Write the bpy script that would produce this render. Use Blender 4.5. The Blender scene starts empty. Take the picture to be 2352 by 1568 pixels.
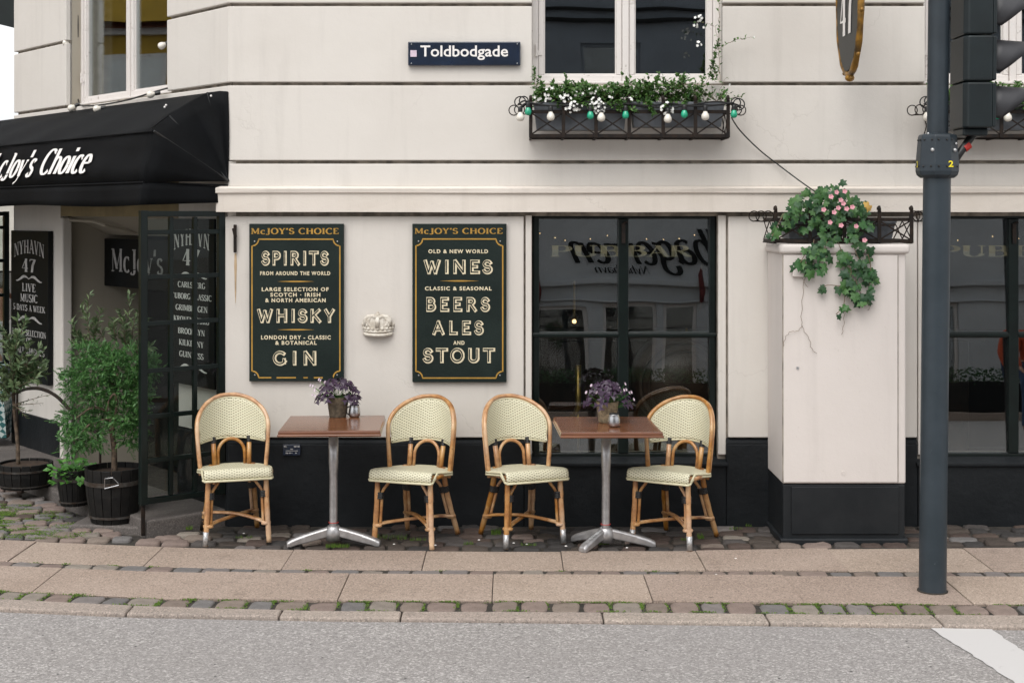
import bpy, bmesh, math, random
from mathutils import Vector, Matrix, noise
R = math.radians
rng = random.Random(47)
SC = bpy.context.scene
COL = SC.collection
EYE = 2.0          # camera height (m)
FP = 3267.0        # focal length in units of a 2352 wide picture
# ---------------------------------------------------------------- camera, sky, sun, exposure
cam_d = bpy.data.cameras.new('camera'); cam = bpy.data.objects.new('camera', cam_d); COL.objects.link(cam)
cam_d.sensor_width = 36; cam_d.lens = 50.0; cam_d.shift_y = -(784 - 491) / 2352.0
cam_d.clip_start = 0.05; cam_d.clip_end = 600
cam.location = (0, 0, EYE); cam.rotation_euler = (R(90), 0, 0)
SC.camera = cam
w = bpy.data.worlds.new('World'); SC.world = w; w.use_nodes = True
nt = w.node_tree; nt.nodes.clear()
sky = nt.nodes.new('ShaderNodeTexSky'); sky.sky_type = 'NISHITA'; sky.sun_disc = False
sky.sun_elevation = R(52); sky.sun_rotation = R(200); sky.dust_density = 4; sky.air_density = 1.0; sky.ozone_density = 1.0
hs = nt.nodes.new('ShaderNodeHueSaturation'); hs.inputs['Saturation'].default_value = 0.12
bg = nt.nodes.new('ShaderNodeBackground'); bg.inputs['Strength'].default_value = 0.15
wo = nt.nodes.new('ShaderNodeOutputWorld')
cl = nt.nodes.new('ShaderNodeMix'); cl.data_type = 'RGBA'; cl.inputs[0].default_value = .6; cl.inputs[7].default_value = (5.0, 5.1, 5.25, 1)   # even cloud cover
nt.links.new(sky.outputs[0], hs.inputs['Color']); nt.links.new(hs.outputs[0], cl.inputs[6]); nt.links.new(cl.outputs[2], bg.inputs['Color']); nt.links.new(bg.outputs[0], wo.inputs[0])
sun_d = bpy.data.lights.new('sun', 'SUN'); sun_d.energy = 0.9; sun_d.angle = R(45); sun_d.color = (1, .965, .92)
sun = bpy.data.objects.new('sun', sun_d); COL.objects.link(sun)
sun.rotation_euler = (R(38), 0, R(-20))
SC.view_settings.view_transform = 'Standard'; SC.view_settings.look = 'None'
SC.view_settings.exposure = 0.76; SC.view_settings.gamma = 1; SC.view_settings.use_curve_mapping = False
SC.cycles.max_bounces = 8; SC.cycles.transparent_max_bounces = 12

# ---------------------------------------------------------------- helpers
def wx(X, d): return (X - 1176) * d / FP
def wz(Y, d): return EYE + (491 - Y) * d / FP
def P(X, Y, d): return Vector((wx(X, d), d, wz(Y, d)))
def gd(Y, z=0): return (EYE - z) * FP / (Y - 491)         # distance of a ground point seen at height Y
def G(X, Y, z=0):
    d = gd(Y, z); return Vector((wx(X, d), d, z))

def tag(o, label=None, cat=None, group=None, kind=None):
    if label: o['label'] = label
    if cat: o['category'] = cat
    if group: o['group'] = group
    if kind: o['kind'] = kind
    return o
def empty(name, loc=(0, 0, 0), label=None, cat=None, group=None, kind=None):
    o = bpy.data.objects.new(name, None); COL.objects.link(o); o.location = loc; o.empty_display_size = .1
    return tag(o, label, cat, group, kind)
def link(name, me, parent=None, loc=None, rot=None, scale=None):
    o = bpy.data.objects.new(name, me); COL.objects.link(o)
    if parent: o.parent = parent
    if loc is not None: o.location = loc
    if rot is not None: o.rotation_euler = rot
    if scale is not None: o.scale = scale
    return o
def copy_tree(o, parent=None):
    c = o.copy(); COL.objects.link(c); c.parent = parent
    for ch in list(o.children): copy_tree(ch, c)
    return c

class MB:
    def __init__(s, M=None): s.v = []; s.f = []; s.uv = []; s.M = M; s.has_uv = False
    def add(s, vs, fs, uvs=None):
        b = len(s.v)
        for i, p in enumerate(vs):
            p = Vector(p)
            s.v.append(s.M @ p if s.M else p)
            if uvs: s.has_uv = True; s.uv.append(uvs[i])
            else: s.uv.append((0, 0))
        s.f += [tuple(b + k for k in f) for f in fs]
        return s
    def box(s, x0, x1, y0, y1, z0, z1):
        vs = [(x0,y0,z0),(x1,y0,z0),(x1,y1,z0),(x0,y1,z0),(x0,y0,z1),(x1,y0,z1),(x1,y1,z1),(x0,y1,z1)]
        return s.add(vs, [(0,3,2,1),(4,5,6,7),(0,1,5,4),(1,2,6,5),(2,3,7,6),(3,0,4,7)])
    def cbox(s, c, d, rot=None):
        x, y, z = d[0]/2, d[1]/2, d[2]/2
        vs = [Vector(q) for q in [(-x,-y,-z),(x,-y,-z),(x,y,-z),(-x,y,-z),(-x,-y,z),(x,-y,z),(x,y,z),(-x,y,z)]]
        if rot is not None: vs = [rot @ q for q in vs]
        c = Vector(c)
        return s.add([q + c for q in vs], [(0,3,2,1),(4,5,6,7),(0,1,5,4),(1,2,6,5),(2,3,7,6),(3,0,4,7)])
    def bar(s, a, b, w, t, side=None):
        a, b = Vector(a), Vector(b); d = (b - a); L = d.length; d.normalize()
        up = Vector(side) if side else (Vector((0, 1, 0)) if abs(d.y) < .9 else Vector((0, 0, 1)))
        e1 = d.cross(up).normalized(); e2 = e1.cross(d).normalized()
        rot = Matrix((e1, d, e2)).transposed()
        return s.cbox((a + b) / 2, (w, L, t), rot)
    def tube(s, pts, r, n=8, closed=False, caps=True):
        pts = [Vector(p) for p in pts]; m = len(pts)
        rr = r if isinstance(r, (list, tuple)) else [r] * m
        T = []
        for i in range(m):
            if closed: t = pts[(i+1) % m] - pts[i-1]
            else: t = pts[min(i+1, m-1)] - pts[max(i-1, 0)]
            T.append(t.normalized() if t.length > 1e-9 else Vector((0,0,1)))
        u = T[0].orthogonal().normalized(); vs = []
        for i in range(m):
            u = (u - T[i] * u.dot(T[i]));
            u = u.normalized() if u.length > 1e-6 else T[i].orthogonal().normalized()
            w_ = T[i].cross(u)
            for k in range(n):
                a = 2*math.pi*k/n
                vs.append(pts[i] + (u*math.cos(a) + w_*math.sin(a)) * rr[i])
        fs = []
        for i in range(m if closed else m-1):
            j = (i+1) % m
            for k in range(n):
                fs.append((i*n+k, i*n+(k+1) % n, j*n+(k+1) % n, j*n+k))
        if caps and not closed:
            fs.append(tuple(reversed(range(n)))); fs.append(tuple((m-1)*n+k for k in range(n)))
        return s.add(vs, fs)
    def lathe(s, prof, c=(0,0,0), n=20, M=None, caps=True):
        c = Vector(c); vs = []; m = len(prof)
        for (r, z) in prof:
            for k in range(n):
                a = 2*math.pi*k/n; p = Vector((r*math.cos(a), r*math.sin(a), z))
                if M: p = M @ p
                vs.append(p + c)
        fs = []
        for i in range(m-1):
            for k in range(n):
                fs.append((i*n+k, i*n+(k+1) % n, (i+1)*n+(k+1) % n, (i+1)*n+k))
        if caps:
            fs.append(tuple(reversed(range(n)))); fs.append(tuple((m-1)*n+k for k in range(n)))
        return s.add(vs, fs)
    def ball(s, c, r, n=10, sq=(1,1,1)):
        prof = [(max(1e-4, math.sin(math.pi*i/(n//2+1)))*1, -math.cos(math.pi*i/(n//2+1))) for i in range(n//2+2)]
        rx = r; M = Matrix.Diagonal((rx*sq[0], rx*sq[1], rx*sq[2]))
        return s.lathe(prof, c, n, M)
    def prism(s, poly, z0, z1):
        n = len(poly); a = sum(poly[i][0]*poly[(i+1) % n][1]-poly[(i+1) % n][0]*poly[i][1] for i in range(n))
        if a < 0: poly = poly[::-1]
        vs = [(p[0], p[1], z0) for p in poly] + [(p[0], p[1], z1) for p in poly]
        return s.add(vs, [tuple(reversed(range(n))), tuple(range(n, 2*n))] + [(i, (i+1) % n, n+(i+1) % n, n+i) for i in range(n)])
    def mesh(s, name, m, smooth=False):
        me = bpy.data.meshes.new(name); me.from_pydata([tuple(p) for p in s.v], [], s.f)
        if m: me.materials.append(m)
        if s.has_uv:
            ul = me.uv_layers.new(name='UVMap')
            for lp in me.loops: ul.data[lp.index].uv = s.uv[lp.vertex_index]
        if smooth: me.polygons.foreach_set('use_smooth', [True]*len(me.polygons))
        me.update(); return me
    def build(s, name, m, parent=None, smooth=False, bevel=0, local=False, kind=None, label=None, seg=2, auto=None):
        me = s.mesh(name, m, smooth or auto is not None)
        if auto is not None:
            try: me.set_sharp_from_angle(angle=R(auto))
            except Exception: pass
        o = link(name, me, parent)
        if parent and not local:
            off = Vector(parent.location)
            if parent.parent: off += Vector(parent.parent.location)
            o.matrix_parent_inverse = Matrix.Translation(-off) if parent.type == 'EMPTY' else Matrix.Identity(4)
        if bevel:
            b = o.modifiers.new('bevel', 'BEVEL'); b.width = bevel; b.segments = seg; b.limit_method = 'ANGLE'; b.angle_limit = R(40)
        if kind: o['kind'] = kind
        if label: o['label'] = label
        return o

def arcp(c, r, a0, a1, n=12, plane='xz', ry=None):
    ry = ry or r; out = []
    for i in range(n+1):
        a = R(a0 + (a1-a0)*i/n); u, v = r*math.cos(a), ry*math.sin(a)
        out.append(Vector(c) + (Vector((u, 0, v)) if plane == 'xz' else Vector((u, v, 0)) if plane == 'xy' else Vector((0, u, v))))
    return out
def smooth_path(pts, n=6):
    pts = [Vector(p) for p in pts]; out = []
    for i in range(len(pts)-1):
        p0 = pts[max(i-1,0)]; p1 = pts[i]; p2 = pts[i+1]; p3 = pts[min(i+2,len(pts)-1)]
        for k in range(n):
            t = k/n
            out.append(.5*((2*p1)+(p2-p0)*t+(2*p0-5*p1+4*p2-p3)*t*t+(3*p1-p0-3*p2+p3)*t*t*t))
    out.append(pts[-1]); return out

# ---------------------------------------------------------------- materials
class NT:
    def __init__(s, name):
        s.m = bpy.data.materials.new(name); s.m.use_nodes = True; s.t = s.m.node_tree
        s.b = s.t.nodes['Principled BSDF']; s.out = s.t.nodes['Material Output']
        s.tc = s.t.nodes.new('ShaderNodeTexCoord')
    def n(s, ty, **kw):
        x = s.t.nodes.new(ty)
        for k, v in kw.items(): setattr(x, k, v)
        return x
    def l(s, a, b): s.t.links.new(a, b)
    def setv(s, sock, v):
        if hasattr(v, 'links'): s.l(v, sock)
        else: sock.default_value = v
    def math(s, op, a, b=0.0, c=None, clamp=False):
        x = s.n('ShaderNodeMath', operation=op); x.use_clamp = clamp
        s.setv(x.inputs[0], a); s.setv(x.inputs[1], b)
        if c is not None: s.setv(x.inputs[2], c)
        return x.outputs[0]
    def noise(s, scale, detail=4, rough=.55, vec=None, dist=0, out=0):
        x = s.n('ShaderNodeTexNoise'); x.inputs['Scale'].default_value = scale; x.inputs['Detail'].default_value = detail
        x.inputs['Roughness'].default_value = rough; x.inputs['Distortion'].default_value = dist
        s.l(vec or s.tc.outputs['Object'], x.inputs['Vector']); return x.outputs[out]
    def vor(s, scale, feature='F1', vec=None, out='Distance', rnd=1):
        x = s.n('ShaderNodeTexVoronoi', feature=feature); x.inputs['Scale'].default_value = scale
        x.inputs['Randomness'].default_value = rnd
        s.l(vec or s.tc.outputs['Object'], x.inputs['Vector']); return x.outputs[out]
    def map(s, scale=(1,1,1), rot=(0,0,0), vec=None):
        x = s.n('ShaderNodeMapping'); x.inputs['Scale'].default_value = scale; x.inputs['Rotation'].default_value = rot
        s.l(vec or s.tc.outputs['Object'], x.inputs[0]); return x.outputs[0]
    def ramp(s, v, stops):
        x = s.n('ShaderNodeValToRGB'); e = x.color_ramp.elements
        while len(e) < len(stops): e.new(.5)
        for k, (p, c) in enumerate(stops):
            e[k].position = p; e[k].color = (c, c, c, 1) if isinstance(c, (int, float)) else (*c, 1)
        s.l(v, x.inputs[0]); return x.outputs[0]
    def mix(s, f, a, b, mode='MIX'):
        x = s.n('ShaderNodeMix', data_type='RGBA', blend_type=mode)
        s.setv(x.inputs[0], f)
        for k, v in ((6, a), (7, b)):
            if isinstance(v, tuple): v = (*v, 1) if len(v) == 3 else v
            s.setv(x.inputs[k], v)
        return x.outputs[2]
    def bump(s, h, strength=.3, dist=.01, prev=None):
        x = s.n('ShaderNodeBump'); x.inputs['Strength'].default_value = strength; x.inputs['Distance'].default_value = dist
        s.l(h, x.inputs['Height'])
        if prev: s.l(prev, x.inputs['Normal'])
        return x.outputs[0]
    def col(s, c):
        s.setv(s.b.inputs['Base Color'], (*c, 1) if isinstance(c, tuple) else c)
    def nor(s, n): s.l(n, s.b.inputs['Normal'])
    def rough(s, r): s.setv(s.b.inputs['Roughness'], r)

def mk(name, c, rough=.6, var=.15, scale=6, bump=0, bscale=60, metal=0, c2=None, spec=.5, coat=0, island=0):
    k = NT(name); f = k.noise(scale, 5)
    c2 = c2 or tuple(max(0, x*(1-var*2)) for x in c)
    cc = k.mix(k.ramp(f, [(.35, 0.), (.65, 1.)]), c, c2)
    if island:
        g = k.n('ShaderNodeNewGeometry')
        v = k.math('MULTIPLY_ADD', g.outputs['Random Per Island'], island*2, 1-island)
        h = k.n('ShaderNodeHueSaturation'); k.l(cc, h.inputs['Color']); k.l(v, h.inputs['Value']); cc = h.outputs[0]
    k.col(cc); k.rough(rough); k.b.inputs['Metallic'].default_value = metal
    k.b.inputs['Specular IOR Level'].default_value = spec
    if coat: k.b.inputs['Coat Weight'].default_value = coat; k.b.inputs['Coat Roughness'].default_value = .08
    if bump: k.nor(k.bump(k.noise(bscale, 4), bump, .004))
    return k.m

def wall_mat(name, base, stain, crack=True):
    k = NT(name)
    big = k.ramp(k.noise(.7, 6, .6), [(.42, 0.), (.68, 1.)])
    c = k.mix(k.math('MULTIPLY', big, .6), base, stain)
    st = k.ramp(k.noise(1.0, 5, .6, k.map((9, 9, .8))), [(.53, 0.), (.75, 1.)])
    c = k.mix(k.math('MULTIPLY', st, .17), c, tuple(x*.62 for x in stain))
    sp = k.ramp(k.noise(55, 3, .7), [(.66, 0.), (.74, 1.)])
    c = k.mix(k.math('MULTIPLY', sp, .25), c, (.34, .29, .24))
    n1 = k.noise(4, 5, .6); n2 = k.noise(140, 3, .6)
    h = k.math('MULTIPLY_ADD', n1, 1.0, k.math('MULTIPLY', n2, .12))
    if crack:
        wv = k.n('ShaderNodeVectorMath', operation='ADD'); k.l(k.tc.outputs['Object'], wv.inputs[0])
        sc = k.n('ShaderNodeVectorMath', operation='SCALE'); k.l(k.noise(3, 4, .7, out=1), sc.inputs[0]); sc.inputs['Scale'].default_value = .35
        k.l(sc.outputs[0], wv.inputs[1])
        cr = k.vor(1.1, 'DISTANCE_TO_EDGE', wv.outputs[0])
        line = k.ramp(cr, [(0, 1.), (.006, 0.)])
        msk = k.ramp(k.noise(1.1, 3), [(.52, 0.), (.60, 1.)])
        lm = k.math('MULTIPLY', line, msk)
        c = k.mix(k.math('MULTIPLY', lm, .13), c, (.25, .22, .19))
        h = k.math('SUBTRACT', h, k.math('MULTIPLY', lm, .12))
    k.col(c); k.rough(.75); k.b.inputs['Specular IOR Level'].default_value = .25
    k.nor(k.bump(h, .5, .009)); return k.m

M_ = {}
M_['wall'] = wall_mat('cream_render', (.625, .59, .545), (.54, .50, .455))
M_['ledge'] = wall_mat('ledge_render', (.655, .60, .54), (.50, .44, .37))
M_['groove'] = mk('groove_brown', (.33, .29, .24), .9, .3, 12, .4, 80)  # mottled brown-grey, darker than the wall face
M_['cab'] = wall_mat('cabinet_paint', (.63, .58, .545), (.57, .52, .48), False)
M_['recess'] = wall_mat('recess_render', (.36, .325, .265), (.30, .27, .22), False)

k = NT('black_plinth_paint')
c = k.mix(k.ramp(k.noise(1.5, 6, .6), [(.4, 0.), (.7, 1.)]), (.006, .0075, .009), (.013, .015, .017))
sp = k.ramp(k.noise(30, 5, .75), [(.70, 0.), (.76, 1.)]); c = k.mix(k.math('MULTIPLY', sp, .5), c, (.12, .11, .10))
k.col(c); k.rough(.6); k.b.inputs['Specular IOR Level'].default_value = .22; k.nor(k.bump(k.noise(9, 8, .65), .7, .012)); M_['plinth'] = k.m
k = NT('black_scuffed_base')
c = k.mix(k.ramp(k.noise(2.5, 6, .6), [(.4, 0.), (.7, 1.)]), (.008, .010, .012), (.018, .020, .022))
sp = k.ramp(k.noise(7, 8, .8, k.map((1, 1, 2.5))), [(.66, 0.), (.72, 1.)]); c = k.mix(k.math('MULTIPLY', sp, .35), c, (.22, .21, .20))
k.col(c); k.rough(.5); k.b.inputs['Specular IOR Level'].default_value = .3; k.nor(k.bump(k.noise(14, 6, .6), .3, .004)); M_['base'] = k.m

# asphalt
k = NT('asphalt')
v = k.vor(105, out='Color'); sep = k.n('ShaderNodeSeparateColor'); k.l(v, sep.inputs[0])
v2 = k.vor(260, out='Color'); sep2 = k.n('ShaderNodeSeparateColor'); k.l(v2, sep2.inputs[0])
g1 = k.ramp(sep.outputs[0], [(0, (.12,.110,.104)), (.45, (.235,.219,.209)), (.8, (.35,.330,.315)), (1, (.64,.61,.58))])
g2 = k.ramp(sep2.outputs[0], [(0, (.13,.12,.114)), (.6, (.265,.248,.238)), (1, (.45,.43,.41))])
c = k.mix(.45, g1, g2)
c = k.mix(k.math('MULTIPLY', k.ramp(k.noise(.8, 4), [(.35, 0.), (.7, 1.)]), .3), c, (.25, .235, .235))
wear = k.ramp(k.noise(.45, 5, .65, k.map((.5, 1.6, 1))), [(.42, 0.), (.60, 1.)]); c = k.mix(k.math('MULTIPLY', wear, .22), c, (.20, .185, .175))
spots = k.ramp(k.noise(2.6, 6, .75), [(.66, 0.), (.72, 1.)]); c = k.mix(k.math('MULTIPLY', spots, .25), c, (.12, .11, .105))
hole = k.ramp(k.vor(9), [(.045, 1.), (.07, 0.)]); c = k.mix(k.math('MULTIPLY', hole, .9), c, (.015, .014, .013))
k.col(c); k.rough(.85); k.nor(k.bump(k.math('SUBTRACT', sep.outputs[0], hole), .5, .004)); M_['asphalt'] = k.m
# granite slabs
def granite(name, a, b, dark):
    k = NT(name)
    v = k.vor(150, out='Color'); sep = k.n('ShaderNodeSeparateColor'); k.l(v, sep.inputs[0])
    c = k.mix(k.ramp(k.noise(1.6, 5, .6), [(.38, 0.), (.66, 1.)]), a, b)
    c = k.mix(k.math('MULTIPLY', k.ramp(sep.outputs[0], [(.72, 0.), (.9, 1.)]), .45), c, tuple(x*1.7 for x in a))
    c = k.mix(k.math('MULTIPLY', k.ramp(sep.outputs[1], [(.75, 0.), (.9, 1.)]), .5), c, dark)
    st = k.ramp(k.noise(5, 7, .75), [(.56, 0.), (.72, 1.)]); c = k.mix(k.math('MULTIPLY', st, .42), c, dark)
    gum = k.ramp(k.vor(3.2), [(.035, 1.), (.05, 0.)]); c = k.mix(k.math('MULTIPLY', gum, .5), c, dark)
    oi = k.n('ShaderNodeObjectInfo'); h = k.n('ShaderNodeHueSaturation'); k.l(c, h.inputs['Color'])
    k.l(k.math('MULTIPLY_ADD', oi.outputs['Random'], .14, .93), h.inputs['Value'])
    k.l(k.math('MULTIPLY_ADD', oi.outputs['Random'], .008, .496), h.inputs['Hue'])
    k.col(h.outputs[0]); k.rough(.8); k.b.inputs['Specular IOR Level'].default_value = .3
    k.nor(k.bump(k.math('MULTIPLY_ADD', k.noise(22, 6, .7), 1.0, k.math('MULTIPLY', sep.outputs[0], .3)), .4, .006))
    return k.m
M_['slab'] = granite('granite_slab', (.335, .265, .218), (.29, .226, .182), (.10, .075, .06))
M_['kerb'] = granite('granite_kerb', (.33, .275, .235), (.27, .23, .20), (.10, .085, .07))
M_['step'] = granite('granite_step', (.13, .115, .105), (.09, .08, .075), (.05, .045, .04))
STONES = [granite('cobble_'+n, a, tuple(x*.75 for x in a), tuple(x*.3 for x in a)) for n, a in
          (('grey', (.20,.178,.168)), ('brown', (.21,.168,.14)), ('rose', (.225,.172,.148)), ('slate', (.165,.155,.15)), ('sand', (.245,.212,.18)))]
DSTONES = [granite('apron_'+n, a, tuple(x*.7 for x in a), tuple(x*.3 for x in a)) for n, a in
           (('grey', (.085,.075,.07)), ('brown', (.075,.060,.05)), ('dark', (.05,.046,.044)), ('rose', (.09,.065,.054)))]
M_['bed'] = mk('joint_soil', (.045, .038, .03), .95, .3, 20, .6, 90)
M_['mortar'] = mk('sand_joint', (.17, .145, .12), .95, .3, 25, .6, 90)

k = NT('road_paint')
n1 = k.ramp(k.noise(14, 8, .8), [(.62, 0.), (.68, 1.)])
c = k.mix(k.math('MULTIPLY', n1, .6), (.50, .485, .475), (.30, .28, .27)); k.col(c); k.rough(.7)
k.nor(k.bump(k.noise(110, 3), .4, .003)); M_['paint'] = k.m

# window joinery
k = NT('weathered_white_paint')
n1 = k.ramp(k.noise(3, 8, .75, k.map((1, 1, 5))), [(.60, 0.), (.66, 1.)])
n2 = k.ramp(k.noise(22, 6, .7), [(.62, 0.), (.67, 1.)])
c = k.mix(n1, (.66, .62, .59), (.50, .46, .42)); c = k.mix(k.math('MULTIPLY', n2, .7), c, (.22, .18, .14))
k.col(c); k.rough(.5); k.nor(k.bump(k.noise(20, 6, .7, k.map((1,1,4))), .3, .004)); M_['wood_white'] = k.m
M_['green_frame'] = mk('dark_green_gloss', (.004, .009, .008), .28, .2, 8, .12, 30, spec=.3)
M_['green_board'] = mk('dark_green_board', (.0045, .0105, .0088), .5, .3, 4, .35, 70, c2=(.009,.017,.0145), spec=.25)
M_['black_board'] = mk('black_board', (.004, .005, .0055), .5, .2, 5, spec=.2)
M_['iron'] = mk('rusty_black_iron', (.009, .0075, .007), .6, .3, 25, .4, 90, c2=(.024, .015, .010), spec=.2)
M_['zinc'] = mk('zinc', (.17, .185, .205), .5, .25, 7, .1, 40, metal=.35)
M_['cream_letter'] = mk('cream_paint', (.72, .63, .44), .6, .12, 30)
M_['gold_letter'] = mk('ochre_paint', (.42, .235, .035), .6, .12, 14)
M_['white_letter'] = mk('white_lettering', (.80, .77, .74), .5, .04, 30)
M_['grey_letter'] = mk('faded_white_lettering', (.42, .41, .40), .5, .2, 30)
M_['gilt_letter'] = mk('faded_gilt', (.17, .15, .085), .5, .2, 20)
M_['navy'] = mk('navy_enamel', (.006, .015, .038), .22, .2, 6, coat=.4)
M_['awning'] = mk('black_awning_canvas', (.004, .0046, .0055), .75, .2, 5, .5, 300, spec=.12)
M_['plastic'] = mk('black_plastic', (.010, .010, .010), .4, .1, 20)
M_['bulb_white'] = mk('opal_bulb', (.72, .68, .60), .25, .05, 20, coat=.5)
M_['bulb_green'] = mk('green_bulb', (.01, .36, .20), .25, .1, 20, coat=.5)
M_['rust_stain'] = mk('rust_stain', (.55, .40, .25), .8, .2, 10)
M_['plaster'] = mk('white_plaster', (.66, .62, .55), .7, .12, 25, .6, 60, c2=(.45, .40, .33))
M_['amber'] = mk('amber_paint', (.30, .13, .02), .5, .1)
def rattan_mat():
    k = NT('rattan_cane')
    f = k.noise(12, 5, .6); c = k.ramp(f, [(.30, (.20,.070,.014)), (.48, (.42,.18,.040)), (.62, (.54,.29,.095)), (.80, (.62,.42,.22))])
    n2 = k.ramp(k.noise(3.2, 4, .6), [(.50, 0.), (.62, 1.)]); c = k.mix(k.math('MULTIPLY', n2, .5), c, (.62, .43, .27))
    n = k.ramp(k.noise(70, 3, .6), [(.66, 0.), (.72, 1.)]); c = k.mix(k.math('MULTIPLY', n, .7), c, (.09,.04,.015))
    oi = k.n('ShaderNodeObjectInfo'); h_ = k.n('ShaderNodeHueSaturation'); k.l(c, h_.inputs['Color']); k.l(k.math('MULTIPLY_ADD', oi.outputs['Random'], .34, .76), h_.inputs['Value']); k.l(k.math('MULTIPLY_ADD', oi.outputs['Random'], -.25, 1.05), h_.inputs['Saturation']); c = h_.outputs[0]
    k.col(c); k.rough(.33); k.b.inputs['Coat Weight'].default_value = .3; k.b.inputs['Coat Roughness'].default_value = .2
    k.nor(k.bump(k.noise(30, 4), .2, .003)); return k.m
M_['cane'] = rattan_mat()
M_['cream_trim'] = mk('cream_piping', (.63, .585, .40), .4, .08, 30)
M_['wrap'] = mk('black_binding', (.008, .008, .009), .35, .1, 30, .8, 200)
def weave_mat():
    k = NT('woven_cream_rattan')
    uv = k.n('ShaderNodeUVMap'); uv.uv_map = 'UVMap'; s = k.n('ShaderNodeSeparateXYZ'); k.l(uv.outputs[0], s.inputs[0])
    a, b = .0150, .0170
    u = k.math('DIVIDE', k.math('ABSOLUTE', s.outputs[0]), a); iu = k.math('FLOOR', u); fu = k.math('FRACT', u)
    v = k.math('FRACT', k.math('ADD', k.math('DIVIDE', s.outputs[1], b), k.math('MULTIPLY', iu, .60)))
    du = k.math('ABSOLUTE', k.math('SUBTRACT', fu, .5)); dv = k.math('ABSOLUTE', k.math('SUBTRACT', v, .5))
    mu = k.math('MULTIPLY', k.math('SUBTRACT', .34, du), 12, clamp=True); mv = k.math('MULTIPLY', k.math('SUBTRACT', .19, dv), 12, clamp=True)
    m = k.math('MULTIPLY', mu, mv)
    # fine vertical strands
    st = k.math('ABSOLUTE', k.math('SUBTRACT', k.math('FRACT', k.math('DIVIDE', s.outputs[0], .0045)), .5))
    base = k.mix(k.math('MULTIPLY', st, .8), (.665, .635, .475), (.50, .465, .31))
    base = k.mix(k.math('MULTIPLY', k.ramp(k.noise(5, 5), [(.4, 0.), (.7, 1.)]), .3), base, (.55, .52, .39))
    c = k.mix(k.math('MULTIPLY', m, .95), base, (.13, .115, .05))
    k.col(c); k.rough(.45)
    k.nor(k.bump(k.math('SUBTRACT', k.math('MULTIPLY', st, -.5), m), .6, .002)); return k.m
M_['weave'] = weave_mat()
def wood_mat():
    k = NT('varnished_table_wood')
    v = k.map((1.2, 26, 20)); f = k.noise(3, 6, .65, v, .5)
    c = k.ramp(f, [(.3, (.055,.016,.006)), (.5, (.15,.050,.018)), (.7, (.25,.095,.036))])
    c = k.mix(.35, c, k.ramp(k.noise(3, 2, .5, k.map((.4, 9, 1))), [(.4, (.08,.025,.010)), (.6, (.27,.11,.042))]))
    k.col(c); k.rough(.26); k.b.inputs['Coat Weight'].default_value = .4; k.b.inputs['Coat Roughness'].default_value = .12; return k.m
M_['tabletop'] = wood_mat()
M_['alu'] = mk('brushed_aluminium', (.46, .45, .45), .36, .15, 20, .15, 120, metal=.7)
M_['steel'] = mk('brushed_steel', (.52, .52, .53), .25, .1, 30, metal=.95)
M_['ferrule'] = mk('steel_ferrule', (.55, .55, .55), .4, .2, 60, metal=.6)
M_['rope'] = mk('rope_basket', (.13, .10, .065), .8, .3, 50, .8, 120)
M_['rope_light'] = mk('straw_rope_basket', (.30, .23, .14), .8, .3, 50, .8, 120)
M_['purple'] = mk('purple_leaf', (.038, .012, .042), .45, .3, 30, island=.35)
M_['pale_flower'] = mk('pale_pink_petal', (.62, .50, .58), .5, .1, 40)
M_['white_flower'] = mk('white_petal', (.78, .78, .74), .5, .06, 40)
M_['pink'] = mk('pink_petal', (.72, .33, .38), .5, .2, 40)
M_['yellow_leaf'] = mk('yellowing_leaf', (.55, .33, .07), .5, .2, 40)
def leafm(name, a, b, isl=.4, rough=.45):
    k = NT(name); g = k.n('ShaderNodeNewGeometry'); oi = k.n('ShaderNodeObjectInfo')
    r = k.math('FRACT', k.math('ADD', g.outputs['Random Per Island'], oi.outputs['Random']))
    c = k.mix(r, a, b); k.col(c); k.rough(rough)
    k.b.inputs['Specular IOR Level'].default_value = .4
    tr = k.n('ShaderNodeBsdfTranslucent'); k.l(c, tr.inputs[0]); mx = k.n('ShaderNodeMixShader'); mx.inputs[0].default_value = .25
    k.l(k.b.outputs[0], mx.inputs[1]); k.l(tr.outputs[0], mx.inputs[2]); k.l(mx.outputs[0], k.out.inputs[0]); return k.m
M_['jasmine'] = leafm('jasmine_leaf', (.035, .095, .022), (.10, .20, .045))
M_['ivy'] = leafm('ivy_leaf', (.030, .105, .028), (.085, .185, .055))
M_['ivy_dark'] = leafm('dark_ivy_leaf', (.018, .062, .024), (.045, .11, .04))
M_['juniper'] = leafm('juniper_leaf', (.035, .12, .035), (.13, .28, .08))
M_['olive'] = leafm('olive_leaf', (.07, .125, .055), (.19, .25, .12))
M_['bush'] = leafm('fresh_leaf', (.05, .17, .03), (.11, .28, .05))
M_['moss'] = leafm('moss', (.055, .12, .015), (.14, .22, .03), rough=.8)
M_['twig'] = mk('brown_twig', (.24, .17, .11), .8, .3, 30)
M_['bark'] = mk('bark', (.15, .105, .07), .85, .4, 30, .8, 60)
M_['barrel'] = mk('black_barrel_wood', (.006, .006, .006), .6, .3, 20, .6, 60, c2=(.012,.011,.010), spec=.25)
M_['hoop'] = mk('steel_hoop', (.10, .095, .09), .55, .4, 18, .2, 60, metal=.5, c2=(.05, .035, .025))
M_['soil'] = mk('potting_soil', (.06, .035, .02), .95, .3, 40, 1, 90)
M_['pole'] = mk('blue_grey_pole_paint', (.028, .038, .047), .42, .15, 5, .1, 60, spec=.35)
M_['signal'] = mk('signal_black_plastic', (.010, .016, .018), .40, .15, 8, .1, 40, spec=.35)
M_['visor'] = mk('visor_plastic', (.03, .03, .034), .5, .1, 8)
M_['bolt'] = mk('bolt_metal', (.5, .5, .5), .4, .1, metal=.6)
M_['red_tape'] = mk('red_tape', (.50, .03, .02), .5, .1)
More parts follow.
